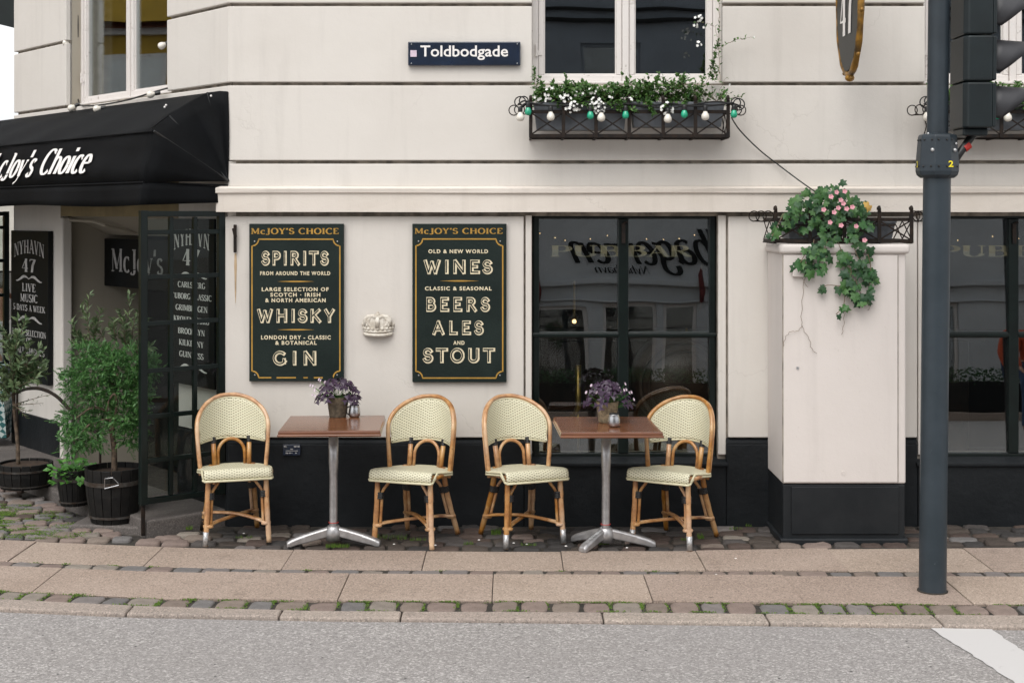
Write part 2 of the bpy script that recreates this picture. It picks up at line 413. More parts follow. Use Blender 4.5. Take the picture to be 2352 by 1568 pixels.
M_['yellow'] = mk('yellow_paint', (.75, .62, .02), .5, .05)
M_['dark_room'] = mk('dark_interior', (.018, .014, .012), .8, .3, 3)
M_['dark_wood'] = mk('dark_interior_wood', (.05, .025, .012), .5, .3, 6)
M_['brass'] = mk('old_brass', (.40, .27, .08), .35, .2, 20, metal=.9)
M_['gold_frame'] = mk('worn_gilt_frame', (.34, .17, .02), .4, .4, 14, .5, 60, metal=.3, c2=(.06,.035,.012))
M_['sign_dark'] = mk('dark_sign_field', (.016, .018, .016), .5, .2, 5)
def glass(name, refl=.075, tint=(.93,.95,.94), wob=.0, k1=.6):
    k = NT(name); k.t.nodes.remove(k.b)
    tr = k.n('ShaderNodeBsdfTransparent'); tr.inputs[0].default_value = (*tint, 1)
    gl = k.n('ShaderNodeBsdfGlossy'); gl.inputs['Roughness'].default_value = 0.0; gl.inputs[0].default_value = (.95, .98, 1, 1)
    fr = k.n('ShaderNodeLayerWeight'); fr.inputs[0].default_value = .18
    f = k.math('MULTIPLY_ADD', fr.outputs['Fresnel'], k1, refl)
    mx = k.n('ShaderNodeMixShader'); k.l(f, mx.inputs[0]); k.l(tr.outputs[0], mx.inputs[1]); k.l(gl.outputs[0], mx.inputs[2]); k.l(mx.outputs[0], k.out.inputs[0])
    if wob: k.l(k.bump(k.noise(1.6, 1, .4), wob, .02), gl.inputs['Normal'])
    return k.m
M_['glass'] = glass('window_glass', .105, wob=.055)
M_['glass_clear'] = glass('screen_glass', .012, (.80, .84, .82), k1=.25)
def emit(name, c, s):
    k = NT(name); k.b.inputs['Emission Color'].default_value = (*c, 1); k.b.inputs['Emission Strength'].default_value = s; k.col((.8,.7,.5)); return k.m
M_['glow'] = emit('warm_lamp', (1, .62, .25), 2.2)
M_['skin'] = mk('skin', (.50, .27, .19), .5, .1, 20)
M_['hair'] = mk('grey_hair', (.30, .27, .24), .7, .2, 60)
M_['white_cloth'] = mk('white_cotton', (.70, .69, .68), .8, .06, 20)
M_['orange_cloth'] = mk('orange_jacket', (.45, .06, .01), .7, .1, 10)
M_['blue_cloth'] = mk('blue_denim', (.04, .08, .16), .8, .2, 10)

k = NT('scuffed_pole_paint')
c = k.mix(k.ramp(k.noise(4, 6, .6), [(.4, 0.), (.65, 1.)]), (.024, .034, .042), (.033, .044, .054))
sc_ = k.ramp(k.noise(18, 8, .8, k.map((1, 1, .7))), [(.64, 0.), (.70, 1.)]); hz = k.n('ShaderNodeSeparateXYZ'); k.l(k.tc.outputs['Object'], hz.inputs[0])
low = k.ramp(k.math('MULTIPLY', hz.outputs[2], .5), [(.05, 1.), (.45, .06)])
c = k.mix(k.math('MULTIPLY', k.math('MULTIPLY', sc_, low), .7), c, (.24, .25, .26))
k.col(c); k.rough(.42); k.b.inputs['Specular IOR Level'].default_value = .35; k.nor(k.bump(k.noise(40, 5), .15, .003)); M_['pole_scuffed'] = k.m
M_['beam'] = mk('beam_ochre', (.30, .235, .125), .7, .15, 6, .2, 40)
# ---------------------------------------------------------------- lettering
_dg = {}
def sans(body, offset=0.0, spacing=1.0):
    key = (body, offset, spacing)
    if key in _dg: return _dg[key]
    cu = bpy.data.curves.new('tmp_text', 'FONT'); cu.body = body; cu.offset = offset; cu.space_character = spacing
    cu.resolution_u = 3; cu.fill_mode = 'BOTH'
    o = bpy.data.objects.new('tmp_text', cu); COL.objects.link(o)
    dg = bpy.context.evaluated_depsgraph_get(); me = bpy.data.meshes.new_from_object(o.evaluated_get(dg))
    vs = [(v.co.x, v.co.y, 0.0) for v in me.vertices]; fs = [tuple(p.vertices) for p in me.polygons]
    bpy.data.objects.remove(o); bpy.data.meshes.remove(me); bpy.data.curves.remove(cu)
    _dg[key] = (vs, fs); return vs, fs
def A_(cx, cy, rx, ry, a0, a1, n=10):
    return [(cx + rx*math.cos(R(a0+(a1-a0)*i/n)), cy + ry*math.sin(R(a0+(a1-a0)*i/n))) for i in range(n+1)]
# stroke serif letters: (advance, [(weight, points)], [(x, y, serif width)])   weight: 0 thin, 1 by direction, 2 thick
GL = {
'A': (.80, [(0,[(.10,0),(.40,1)]),(2,[(.38,1),(.70,0)]),(0,[(.18,.34),(.60,.34)])], [(.10,0,.24),(.70,0,.26)]),
'B': (.70, [(2,[(.16,0),(.16,1)]),(1,[(.16,.97),(.36,.97)]+A_(.36,.76,.20,.21,90,-90)+[(.16,.55)]),(1,[(.30,.53)]+A_(.38,.29,.24,.26,90,-90)+[(.16,.03)])], [(.10,0,.12),(.10,1,.12)]),
'C': (.74, [(1,A_(.42,.5,.34,.49,48,315,18))], [(.66,.86,.05)]),
'D': (.76, [(2,[(.16,0),(.16,1)]),(1,[(.16,.97),(.30,.97)]+A_(.34,.5,.32,.47,88,-88,14)+[(.16,.03)])], [(.10,0,.12),(.10,1,.12)]),
'E': (.64, [(2,[(.16,0),(.16,1)]),(0,[(.16,.97),(.56,.97)]),(0,[(.16,.52),(.46,.52)]),(0,[(.16,.03),(.58,.03)]),(0,[(.55,.97),(.56,.78)]),(0,[(.57,.03),(.59,.24)])], [(.10,0,.12),(.10,1,.12)]),
'F': (.60, [(2,[(.16,0),(.16,1)]),(0,[(.16,.97),(.56,.97)]),(0,[(.16,.52),(.46,.52)]),(0,[(.55,.97),(.56,.78)])], [(.16,0,.26),(.10,1,.12)]),
'G': (.78, [(1,A_(.42,.5,.34,.49,48,330,18)),(2,[(.66,.40),(.66,.10)])], [(.64,.42,.22)]),
'H': (.84, [(2,[(.17,0),(.17,1)]),(2,[(.67,0),(.67,1)]),(0,[(.17,.52),(.67,.52)])], [(.17,0,.26),(.17,1,.26),(.67,0,.26),(.67,1,.26)]),
'I': (.36, [(2,[(.18,0),(.18,1)])], [(.18,0,.26),(.18,1,.26)]),
'J': (.50, [(2,[(.32,1),(.32,.15)]),(1,A_(.17,.08,.16,.17,10,-150))], [(.30,1,.28)]),
'K': (.80, [(2,[(.17,0),(.17,1)]),(0,[(.64,1),(.22,.46)]),(2,[(.32,.58),(.68,0)])], [(.17,0,.26),(.17,1,.26),(.64,1,.22),(.68,0,.24)]),
'L': (.62, [(2,[(.17,0),(.17,1)]),(0,[(.17,.03),(.56,.03)]),(0,[(.56,.03),(.58,.26)])], [(.17,1,.28),(.10,0,.12)]),
'M': (.98, [(0,[(.14,0),(.14,1)]),(2,[(.16,1),(.47,.12)]),(0,[(.47,.12),(.78,1)]),(2,[(.80,0),(.80,1)])], [(.14,0,.22),(.12,1,.18),(.80,0,.28),(.82,1,.18)]),
'N': (.84, [(0,[(.14,0),(.14,1)]),(2,[(.16,1),(.68,.02)]),(0,[(.69,0),(.69,1)])], [(.14,0,.22),(.10,1,.18),(.69,1,.22)]),
'O': (.80, [(1,A_(.40,.5,.33,.49,0,360,22))], []),
'P': (.68, [(2,[(.16,0),(.16,1)]),(1,[(.16,.97),(.36,.97)]+A_(.36,.72,.22,.25,90,-90)+[(.16,.47)])], [(.16,0,.28),(.10,1,.12)]),
'R': (.78, [(2,[(.16,0),(.16,1)]),(1,[(.16,.97),(.36,.97)]+A_(.36,.75,.21,.22,90,-90)+[(.16,.53)]),(2,[(.36,.52),(.66,0)])], [(.16,0,.28),(.10,1,.12),(.68,0,.18)]),
'S': (.60, [(1,A_(.30,.74,.20,.24,20,250,12)+A_(.30,.27,.22,.26,70,-165,12)[1:])], [(.48,.88,.05),(.10,.14,.05)]),
'T': (.70, [(2,[(.35,0),(.35,1)]),(0,[(.06,.97),(.64,.97)]),(0,[(.07,.97),(.06,.76)]),(0,[(.63,.97),(.64,.76)])], [(.35,0,.28)]),
'U': (.78, [(2,[(.17,1),(.17,.3)]),(1,A_(.40,.28,.23,.26,180,360)),(0,[(.63,.28),(.63,1)])], [(.17,1,.26),(.63,1,.22)]),
'V': (.76, [(2,[(.12,1),(.38,0)]),(0,[(.38,0),(.64,1)])], [(.12,1,.26),(.64,1,.22)]),
'W': (1.08, [(2,[(.12,1),(.34,0)]),(0,[(.34,0),(.54,.9)]),(2,[(.52,.9),(.74,0)]),(0,[(.74,0),(.96,1)])], [(.12,1,.26),(.96,1,.22),(.52,1,.2)]),
'Y': (.74, [(2,[(.12,1),(.37,.45)]),(0,[(.37,.45),(.62,1)]),(2,[(.37,.47),(.37,0)])], [(.12,1,.26),(.62,1,.22),(.37,0,.28)]),
'4': (.66, [(0,[(.42,1),(.08,.28),(.62,.28)]),(2,[(.44,0),(.44,1)])], [(.44,0,.26)]),
'7': (.62, [(0,[(.10,.80),(.10,.95)]),(1,[(.08,.95),(.54,.95)]),(2,[(.54,.95),(.34,.5),(.28,0)])], []),
'5': (.62, [(0,[(.16,.97),(.50,.97)]),(0,[(.16,.97),(.14,.55)]),(1,A_(.28,.30,.24,.28,125,-150,14))], []),
'&': (.84, [(1,[(.76,.02),(.30,.62)]+A_(.36,.80,.14,.17,200,-60,12)+[(.24,.48)]+A_(.30,.26,.22,.24,130,330,12)+[(.72,.52)])], []),
"'": (.24, [(2,[(.13,1.02),(.10,.74)])], []),
' ': (.36, [], []),
'a': (.60, [(1,A_(.28,.50,.18,.15,150,0,6)+[(.46,.12),(.54,.02)]),(1,A_(.27,.19,.19,.18,60,350,14))], []),
'b': (.62, [(2,[(.13,0),(.13,1.0)]),(1,A_(.31,.32,.20,.32,160,-160,14))], [(.09,1,.1)]),
'c': (.54, [(1,A_(.30,.33,.22,.33,50,315,14))], [(.44,.56,.06)]),
'e': (.56, [(1,[(.08,.36),(.50,.36)]+A_(.30,.33,.21,.33,8,315,16))], []),
'f': (.40, [(2,[(.18,0),(.18,.75)]),(1,A_(.33,.78,.15,.20,180,30,8)),(0,[(.04,.63),(.36,.63)])], [(.18,0,.22)]),
'g': (.58, [(1,A_(.26,.40,.18,.25,0,360,14)),(1,[(.40,.22),(.46,0)]+A_(.28,-.12,.20,.20,20,-200,12)),(0,[(.40,.58),(.56,.64)])], []),
'h': (.66, [(2,[(.14,0),(.14,1)]),(1,A_(.33,.44,.19,.22,160,0,8)+[(.52,0)])], [(.10,1,.1),(.14,0,.22),(.52,0,.2)]),
'i': (.32, [(2,[(.16,0),(.16,.66)]),(2,[(.16,.84),(.16,.98)])], [(.10,.66,.1),(.16,0,.24)]),
'l': (.32, [(2,[(.16,0),(.16,1)])], [(.10,1,.1),(.16,0,.24)]),
'n': (.66, [(2,[(.14,0),(.14,.66)]),(1,A_(.33,.44,.19,.22,160,0,8)+[(.52,0)])], [(.10,.66,.1),(.14,0,.22),(.52,0,.2)]),
'o': (.60, [(1,A_(.30,.33,.22,.32,0,360,18))], []),
'r': (.46, [(2,[(.14,0),(.14,.66)]),(1,A_(.32,.46,.18,.18,160,50,6))], [(.10,.66,.1),(.14,0,.24)]),
's': (.46, [(1,A_(.23,.50,.15,.15,20,250,8)+A_(.23,.17,.16,.17,70,-165,8)[1:])], []),
'v': (.58, [(2,[(.10,.66),(.29,0)]),(0,[(.29,0),(.48,.66)])], [(.10,.66,.2),(.48,.66,.18)]),
'y': (.60, [(2,[(.10,.66),(.30,.02)]),(0,[(.50,.66),(.26,-.16),(.10,-.26)])], [(.10,.66,.2),(.50,.66,.18)]),
'u': (.66, [(2,[(.14,.66),(.14,.2)]),(1,A_(.32,.2,.18,.19,180,350,8)+[(.50,.66)]),(2,[(.50,.66),(.52,0)])], [(.10,.66,.1),(.46,.66,.1)]),
}
def serif(body, T=.19, t=.055, shear=0.0, sp=0.0, arch=0.0, script=False):
    vs, fs = [], []; x = 0; zi = 0
    def ribbon(pts, k):
        nonlocal zi
        n = len(pts); b = len(vs); zi += 1
        for i, (px, py) in enumerate(pts):
            q0 = pts[max(i-1, 0)]; q1 = pts[min(i+1, n-1)]; dx, dy = q1[0]-q0[0], q1[1]-q0[1]; L = math.hypot(dx, dy) or 1
            wd = t if k == 0 else T if k == 2 else t + (T-t)*abs(dy/L)**1.3
            nx, ny = -dy/L, dx/L
            if k == 2 and abs(dy) > abs(dx)*.3: nx, ny = (-1 if dy > 0 else 1), 0      # flat-ended stems
            z = (zi % 5)*.0001
            vs.append((px+nx*wd/2, py+ny*wd/2, z)); vs.append((px-nx*wd/2, py-ny*wd/2, z))
        for i in range(n-1): fs.append((b+2*i, b+2*i+1, b+2*i+3, b+2*i+2))
    for ch in body:
        adv, st, sf = GL[ch]
        for (k, pts) in st: ribbon([(x+p[0], p[1]) for p in pts], k)
        if not script:
            for (sx, sy, sw) in sf:
                yy = sy + (t*.5 if sy == 0 else -t*.5)
                ribbon([(x+sx-sw/2, yy), (x+sx+sw/2, yy)], 0)
        x += adv + sp
    W = x or 1
    out = []
    for (px, py, z) in vs:
        if arch: py += arch*(1-((px/W-.5)*2)**2)
        out.append((px + shear*py, py, z))
    return out, fs
def inline(body, sp=.20, W=.235, w=.085):
    """block letters: broad light stroke and a dark line laid into its left side"""
    L, D = ([], []), ([], []); x = 0; zi = 0
    def rib(out, pts, wd, ext, dx, dy, z):
        p = [Vector(q) for q in pts]
        if (p[0]-p[-1]).length > .05: p[0] = p[0] + (p[0]-p[1]).normalized()*ext; p[-1] = p[-1] + (p[-1]-p[-2]).normalized()*ext
        n = len(p); b = len(out[0])
        for i in range(n):
            t = (p[min(i+1, n-1)]-p[max(i-1, 0)]).normalized(); nn = Vector((-t.y, t.x))
            for s in (1, -1): q = p[i] + nn*s*wd/2; out[0].append((q.x+dx, q.y+dy, z))
        for i in range(n-1): out[1].append((b+2*i, b+2*i+1, b+2*i+3, b+2*i+2))
    for ch in body:
        adv, st, sf = GL[ch]
        for (k, pts) in st:
            if ch in 'EF' and len(pts) == 2 and abs(pts[0][0]-pts[1][0]) < .05 and k == 0: continue
            if ch in 'LT' and len(pts) == 2 and k == 0 and abs(pts[0][1]-pts[1][1]) > .1: continue
            pp = [(x+(.12+(q[0]-.12)*1.12), .1+q[1]*.8) for q in pts]; zi += 1
            rib(L, pp, W, .09, 0, 0, (zi % 7)*.00008); rib(D, pp, w, .012, -.045, .02, .0012+(zi % 7)*.00008)
        x += adv*1.12 + sp
    return L, D
def text(mb, geo, o, ex, ey, w, h=None, nrm=None, lift=0.0, fit_h=True):
    """fit lettering geometry in the rectangle with lower left corner o, width w along ex and height h along ey"""
    vs, fs = geo; o = Vector(o); ex = Vector(ex); ey = Vector(ey); nrm = nrm or ex.cross(ey)
    x0 = min(v[0] for v in vs); x1 = max(v[0] for v in vs); y0 = min(v[1] for v in vs); y1 = max(v[1] for v in vs)
    sx = w/(x1-x0); sy = h/(y1-y0) if h else sx
    mb.add([o + ex*((v[0]-x0)*sx) + ey*((v[1]-y0)*sy) + nrm*(lift+v[2]) for v in vs], fs)
def dash(mb, o, ex, ey, w, h, nrm, lift):
    o, ex, ey, nrm = Vector(o), Vector(ex), Vector(ey), Vector(nrm)
    pts = [(-.5,0),(-.1,-.5),(.1,-.5),(.5,0),(.1,.5),(-.1,.5)]
    mb.add([o + ex*(p[0]*w) + ey*(p[1]*h) + nrm*lift for p in pts], [(0,1,4,5),(1,2,3,4)] and [(0,1,2,3,4,5)])
def swash(mb, o, ex, ey, w, nrm, lift):
    o, ex, ey, nrm = Vector(o), Vector(ex), Vector(ey), Vector(nrm)
    for s in (-1, 1):
        n = 14; vs = []
        for i in range(n+1):
            f = i/n; x = s*f*w*.5; y = math.sin(f*math.pi*1.6)*w*.035; wd = w*.022*(1.1-abs(f-.5)*1.6)
            vs += [o+ex*x+ey*(y+wd)+nrm*lift, o+ex*x+ey*(y-wd)+nrm*lift]
        mb.add(vs, [((2*i, 2*i+1, 2*i+3, 2*i+2) if s > 0 else (2*i+2, 2*i+3, 2*i+1, 2*i)) for i in range(n)])
EXF, EZF, NF = Vector((1,0,0)), Vector((0,0,1)), Vector((0,-1,0))

# ---------------------------------------------------------------- ground
def interp(tab, X):
    if X <= tab[0][0]:
        (a, ya), (b, yb) = tab[0], tab[1]
    elif X >= tab[-1][0]:
        (a, ya), (b, yb) = tab[-2], tab[-1]
    else:
        for i in range(len(tab)-1):
            if tab[i][0] <= X <= tab[i+1][0]: (a, ya), (b, yb) = tab[i], tab[i+1]; break
    return ya + (yb-ya)*(X-a)/(b-a)
def mkline(pts):          # control points of a kerb line -> world polyline, extended at both ends
    w_ = []
    for X, Y in pts:
        d = gd(Y/1.7415); w_.append((wx(X/1.7415, d), d))
    return w_
def yat(line, x):
    if x < line[0][0]: return line[0][1] + (line[0][0]-x)*.13
    if x > line[-1][0]: return line[-1][1]
    return interp(line, x)
LA = mkline([(0,2156),(700,2184),(1300,2197),(2000,2202),(2700,2203),(3300,2192),(4096,2187)])
LB = mkline([(0,2241),(625,2262),(1131,2273),(2000,2277.5),(2700,2279),(3300,2281),(4096,2283)])
LC = mkline([(0,2257),(625,2281),(1131,2291),(2000,2297),(2700,2298),(3300,2300),(4096,2304)])
LD = mkline([(0,2357),(208,2368),(714,2391),(1300,2400),(2000,2401),(2700,2405),(3300,2411),(4096,2414)])
LE = mkline([(0,2390),(494,2414),(833,2425),(1300,2436),(2000,2438),(2700,2442),(3300,2449),(4096,2454)])
LF = mkline([(0,2426),(494,2448),(1300,2464),(2000,2469),(2700,2478),(3300,2485),(4096,2499)])
XL, XR = -7.0, 6.5
def strip_poly(l0, l1, a, b, n=6, g=0.0):
    xs = [a + (b-a)*i/n for i in range(n+1)]
    return [(x, yat(l0, x)-g) for x in xs] + [(x, yat(l1, x)+g) for x in reversed(xs)]
# base sheet and road
m = MB()
xs = [-60, -20, XL] + [XL + (XR-XL)*i/26 for i in range(1, 27)] + [20, 60]
for i in range(len(xs)-1):
    a, b = xs[i], xs[i+1]
    m.add([(a, yat(LF, max(a, XL)), -.026), (b, yat(LF, max(b, XL)), -.026), (b, -12.4, -.026), (a, -12.4, -.026)], [(0, 3, 2, 1)])
road = m.build('road', M_['asphalt']); tag(road, 'pale grey asphalt street along the bottom of the picture', kind='structure')
m = MB(); m.add([(-60, -12.4, -.06), (60, -12.4, -.06), (60, 60, -.06), (-60, 60, -.06)], [(0, 1, 2, 3)])
gr = m.build('ground', M_['bed']); tag(gr, 'ground sheet under the paving', kind='structure')
m = MB(); m.prism([(-30, -12.4), (30, -12.4), (30, -6.4), (-30, -6.4)], -.05, .10)
m.build('far_pavement', M_['slab'])['kind'] = 'structure'
# crossing stripe
m = MB(); zst = -.022
q = [G(2129,1436,zst), G(2269,1438.5,zst), G(2420,1541,zst), G(2700,1745,zst), G(2560,1745,zst), G(2334,1568,zst)]
q = [Vector((p.x, p.y, zst)) for p in q]
def ragged(loop):
    out = []
    for i, a in enumerate(loop):
        b = loop[(i+1) % len(loop)]; n = max(1, int((b-a).length/.03))
        for k_ in range(n): p = a.lerp(b, k_/n); out.append(p + Vector((rng.uniform(-.006,.006), rng.uniform(-.005,.005), 0)))
    return out
qr = ragged(q)
m.add(qr, [tuple(reversed(range(len(qr))))])
st = m.build('crossing_stripe', M_['paint']); tag(st, 'white painted crossing stripe on the asphalt at lower right', kind='structure')
m = MB()
for k_ in range(1, 3):
    m.add([p + Vector((1.15*k_, 0, 0)) for p in q], [(5,4,3,2,1,0)])
m.build('crossing_stripe', M_['paint'])['kind'] = 'structure'

# bedding under paving pieces
def bedding(name, l0, l1, z, mt):
    m = MB(); N_ = 40
    for i in range(N_):
        a = XL + (XR-XL)*i/N_; b = XL + (XR-XL)*(i+1)/N_
        m.add([(a, yat(l1, a), z), (b, yat(l1, b), z), (b, yat(l0, b), z), (a, yat(l0, a), z)], [(0,1,2,3)])
    o = m.build(name, mt); o['kind'] = 'structure'; return o
pave = bedding('pavement', LA, LD, -.009, M_['bed']); tag(pave, 'two courses of large pinkish granite slabs in front of the pub')
def slabs(l0, l1, joints, slant):
    for i in range(len(joints)-1):
        a, b = joints[i]+.0022, joints[i+1]-.0022
        if b < -4.2 or a > 4.4: continue
        m = MB(); m.prism(strip_poly(l0, l1, a, b, 5, .002), -.055, 0.0)
        # small unevenness
        dz = [rng.uniform(-.003, .003) for _ in range(4)]
        o = m.build('slab', M_['slab'], pave, bevel=.003, seg=2)
        o.location.z = rng.uniform(-.003, .002); o.rotation_euler = (rng.uniform(-.0008,.0008), 0, 0)
def jx(nx, ny): return wx(nx/1.7415, gd(ny/1.7415))
ja = [jx(X, 2235) for X in (-1600,-1050,-510,40,598,1150,1697,2248,2800,3350,3914,4470,5000)]
jb = [jx(X, 2345) for X in (-1650,-1050,-450,150,770,1375,1971,2590,3169,3813,4400,5000)]
slabs(LA, LB, ja, 0); slabs(LC, LD, jb, 0)
# kerbstones
kerb = bedding('kerb', LE, LF, -.03, M_['bed']); tag(kerb, 'long granite kerbstones laid flush with the street')
jk = [jx(X, 2450) for X in (-1200,-350,500,1120,1605,2410,3060,3730,4500,5200)]
for i in range(len(jk)-1):
    m = MB(); m.prism(strip_poly(LE, LF, jk[i]+.003, jk[i+1]-.003, 6, .002), -.09, -.002)
    o = m.build('kerbstone', M_['kerb'], kerb, bevel=.012, seg=3); o.location.z = rng.uniform(-.004, .002)
# cobblestones
def stone_mesh(mt, seed):
    r = random.Random(seed); vs = []; 
    base = [(-1,-.75),(-.75,-1),(0,-1.02),(.75,-1),(1,-.75),(1.02,0),(1,.75),(.75,1),(0,1.02),(-.75,1),(-1,.75),(-1.02,0)]
    jit = [(1+r.uniform(-.09,.04), 1+r.uniform(-.09,.04)) for _ in base]
    for (s_, z) in ((1.0, -1), (1.0, -.35), (.93, -.08), (.72, .0)):
        for (p, j) in zip(base, jit):
            vs.append((p[0]*s_*j[0]*.5, p[1]*s_*j[1]*.5, z + (r.uniform(-.10,.06) if z > -.3 else 0)))
    vs.append((0, 0, r.uniform(-.05, .1))); n = 12; fs = []
    for L in range(3):
        for i in range(n): fs.append((L*n+i, L*n+(i+1) % n, (L+1)*n+(i+1) % n, (L+1)*n+i))
    for i in range(n): fs.append((3*n+i, 3*n+(i+1) % n, 4*n))
    m = MB(); m.add(vs, fs); return m.mesh('cobblestone', mt, True)
SM = [stone_mesh(STONES[i % 5], i) for i in range(20)]
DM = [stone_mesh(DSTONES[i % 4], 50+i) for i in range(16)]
def strip_stones(parent, l0, l1, pitch, hh, meshes, xr=(-4.0, 4.1), gap=.016):
    x = xr[0]; 
    while x < xr[1]:
        L = pitch*rng.uniform(.82, 1.16); cx = x + L/2
        y0, y1 = yat(l1, cx), yat(l0, cx); ang = math.atan2(yat(l0, cx+.2)-yat(l0, cx-.2), .4)
        link('cobblestone', rng.choice(meshes), parent, (cx, (y0+y1)/2, rng.uniform(-.006, .001)), (rng.uniform(-.03,.03), rng.uniform(-.03,.03), ang+rng.uniform(-.03,.03)),
             ((L-gap), (y1-y0-.008)*rng.uniform(.9, 1.0), hh))
        x += L
cs1 = bedding('cobble_band', LB, LC, -.010, M_['mortar']); tag(cs1, 'narrow band of cobbles between the two slab courses')
strip_stones(cs1, LB, LC, .145, .03, SM, gap=.012)
cs2 = bedding('cobble_band', LD, LE, -.014, M_['bed']); tag(cs2, 'mossy band of cobbles between the front slabs and the kerb')
strip_stones(cs2, LD, LE, .155, .035, SM, gap=.02)
# cobbled apron against the house
C0 = Vector((-1.833, 9.2, 0)); U = Vector((-.646, .763, 0)).normalized(); NI = Vector((.763, .646, 0)).normalized()   # chamfer: along, inwards
apr = empty('cobbled_apron', kind='structure', label='dark uneven cobbles at the foot of the wall')
m = MB()
m.add([(-5.2, yat(LA,-5.2), -.02), (-3.4, yat(LA,-3.4), -.02), (-1.6, yat(LA,-1.6), -.02), (0, yat(LA,0), -.02), (2, yat(LA,2), -.02), (XR, yat(LA,XR), -.02), (XR, 9.3, -.02), (-1.7, 9.3, -.02), (-6.0, 13.5, -.02), (-7, 9.5, -.02)],
      [(0,1,2,3,4,5,6,7,8,9)])
m.build('bed', M_['bed'], apr)
rest = MB(); placed = []
row = 0; y = 8.32
while y < 11.2:
    x = -5.0 + rng.uniform(0, .1)
    while x < 4.2:
        L = rng.uniform(.12, .19); cx = x + L/2; x += L
        yy = y + rng.uniform(-.008, .008) - (.04*math.sin(cx*1.3))
        if yy - .05 < yat(LA, cx) - .012: continue
        if yy > 9.14 and cx > -1.9: continue
        pr = (Vector((cx, yy, 0)) - C0); tt = pr.dot(U); pp = -pr.dot(NI)
        if tt > -.1 and pp < .64: continue
        if abs(cx/yy) > .40: continue
        placed.append((cx, yy, L))
    y += .112; row += 1
placed.sort(key=lambda q: q[1])
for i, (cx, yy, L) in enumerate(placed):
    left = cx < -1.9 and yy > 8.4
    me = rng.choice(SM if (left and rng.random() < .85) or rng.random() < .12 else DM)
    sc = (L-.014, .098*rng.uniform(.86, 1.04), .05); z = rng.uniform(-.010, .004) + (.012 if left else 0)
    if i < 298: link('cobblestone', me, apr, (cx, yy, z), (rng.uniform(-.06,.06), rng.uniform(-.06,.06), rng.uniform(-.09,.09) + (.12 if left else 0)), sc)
    else:
        rest.add([(cx+v.co.x*sc[0], yy+v.co.y*sc[1], z+v.co.z*sc[2]) for v in me.vertices], [tuple(p.vertices) for p in me.polygons])
if rest.v: rest.build('cobblestone', STONES[0], apr, smooth=True, kind='stuff')
# raised landing along the chamfered corner
land = empty('entrance_step', tuple(C0), kind='structure', label='raised granite landing in front of the corner entrance')
ti = [0.02, .62, 1.45, 2.35, 3.3, 4.4]; 
for i in range(5):
    a, b = ti[i]+.004, ti[i+1]-.004; off = .56 + (.03 if i == 1 else 0)
    pts = [C0+U*a-NI*off, C0+U*b-NI*off, C0+U*b+NI*.02, C0+U*a+NI*.02]
    m = MB(); m.prism([(p.x, p.y) for p in pts], -.05, .075 if i else .09); m.build('step_stone', M_['step'], land, bevel=.014, seg=3)
m = MB(); m.prism([(-2.80, 9.02), (-2.28, 8.93), (-2.3, 9.3), (-2.75, 9.45)], -.05, .032); m.build('step_stone', M_['step'], land, bevel=.012, seg=3)

# ---------------------------------------------------------------- the pub building
YW = 9.2
bld = empty('pub_building', (0, YW, 0), 'cream rendered corner pub with a black plinth and rusticated bands', 'building')
ML = Matrix(((.646/1.0, .763, 0, C0.x), (-.763, .646, 0, C0.y), (0, 0, 1, 0), (0, 0, 0, 1)))   # chamfer: x = -t, y = inwards
def XF(X, d=YW): return wx(X, d)
def tX(X):      # position along the chamfer of picture column X
    r = (1176 - X)/FP; return (9.2*r - 1.833)/(.646 - .763*r)
win_up = [(XF(1222), XF(1660)), (XF(2125), XF(2563))]
win_lo = [(XF(1222), XF(1650)), (XF(2125), XF(2553))]
XRB = 6.2
def ranges(x0, x1, holes):
    out = []; a = x0
    for h0, h1 in sorted(holes):
        if h0 > a: out.append((a, h0))
        a = max(a, h1)
    if a < x1: out.append((a, x1))
    return out
zt = [2.175, 2.334, 2.840, 3.352, 3.864, 4.376, 4.888, 5.4, 5.912, 6.5]
ch_hole = (-2.59, -.868)         # chamfer window in local x
for i in range(len(zt)-1):
    z0, z1 = zt[i] + (.011 if i else 0), zt[i+1] - .011
    up = 2 <= i <= 5
    for a, b in ranges(C0.x, XRB, win_up if up else []):
        m = MB(); m.box(a, b, YW, YW+.06, z0, z1); m.build('wall_band', M_['wall'], bld, bevel=.006)
    if i == 0: continue
    for a, b in ranges(-3.67, 0, [ch_hole] if up else []):
        m = MB(ML); m.box(a, b - (0.0 if b else .001), 0, .06, max(z0, 2.345), z1); m.build('wall_band', M_['wall'], bld, bevel=.006)
# backing wall with the openings
m = MB(); 
def back(z0, z1, holes):
    for a, b in ranges(C0.x+.02, XRB, holes): m.box(a, b, YW+.035, YW+.38, z0, z1)
back(0, .405, []); back(.405, 1.985, win_lo); back(1.985, 2.845, []); back(2.845, 4.88, win_up); back(4.88, 6.5, [])
m.build('wall', M_['groove'], bld)
m = MB(ML)
for z0, z1, hs_ in ((2.0, 2.845, []), (2.845, 4.88, [ch_hole]), (4.88, 6.5, [])):
    for a, b in ranges(-3.66, -.02, hs_): m.box(a, b, .035, .38, z0, z1)
m.build('wall', M_['groove'], bld)
m = MB(ML); m.box(-3.66, -3.30, .07, 9, 2.0, 6.5) ; m.box(-3.668, -3.31, .06, 9, -.05, 2.0); m.build('side_wall', M_['wall'], bld)
m = MB(); m.add([(C0.x-2.37, 12.0, 6.5), (C0.x, 9.2, 6.5), (XRB, 9.2, 6.5), (XRB, 19, 6.5), (C0.x-2.37, 19, 6.5)], [(0,1,2,3,4)]); m.build('roof', M_['groove'], bld)
m = MB(); m.box(XRB-.02, XRB+.3, YW, 19, 0, 6.5); m.build('side_wall', M_['wall'], bld)
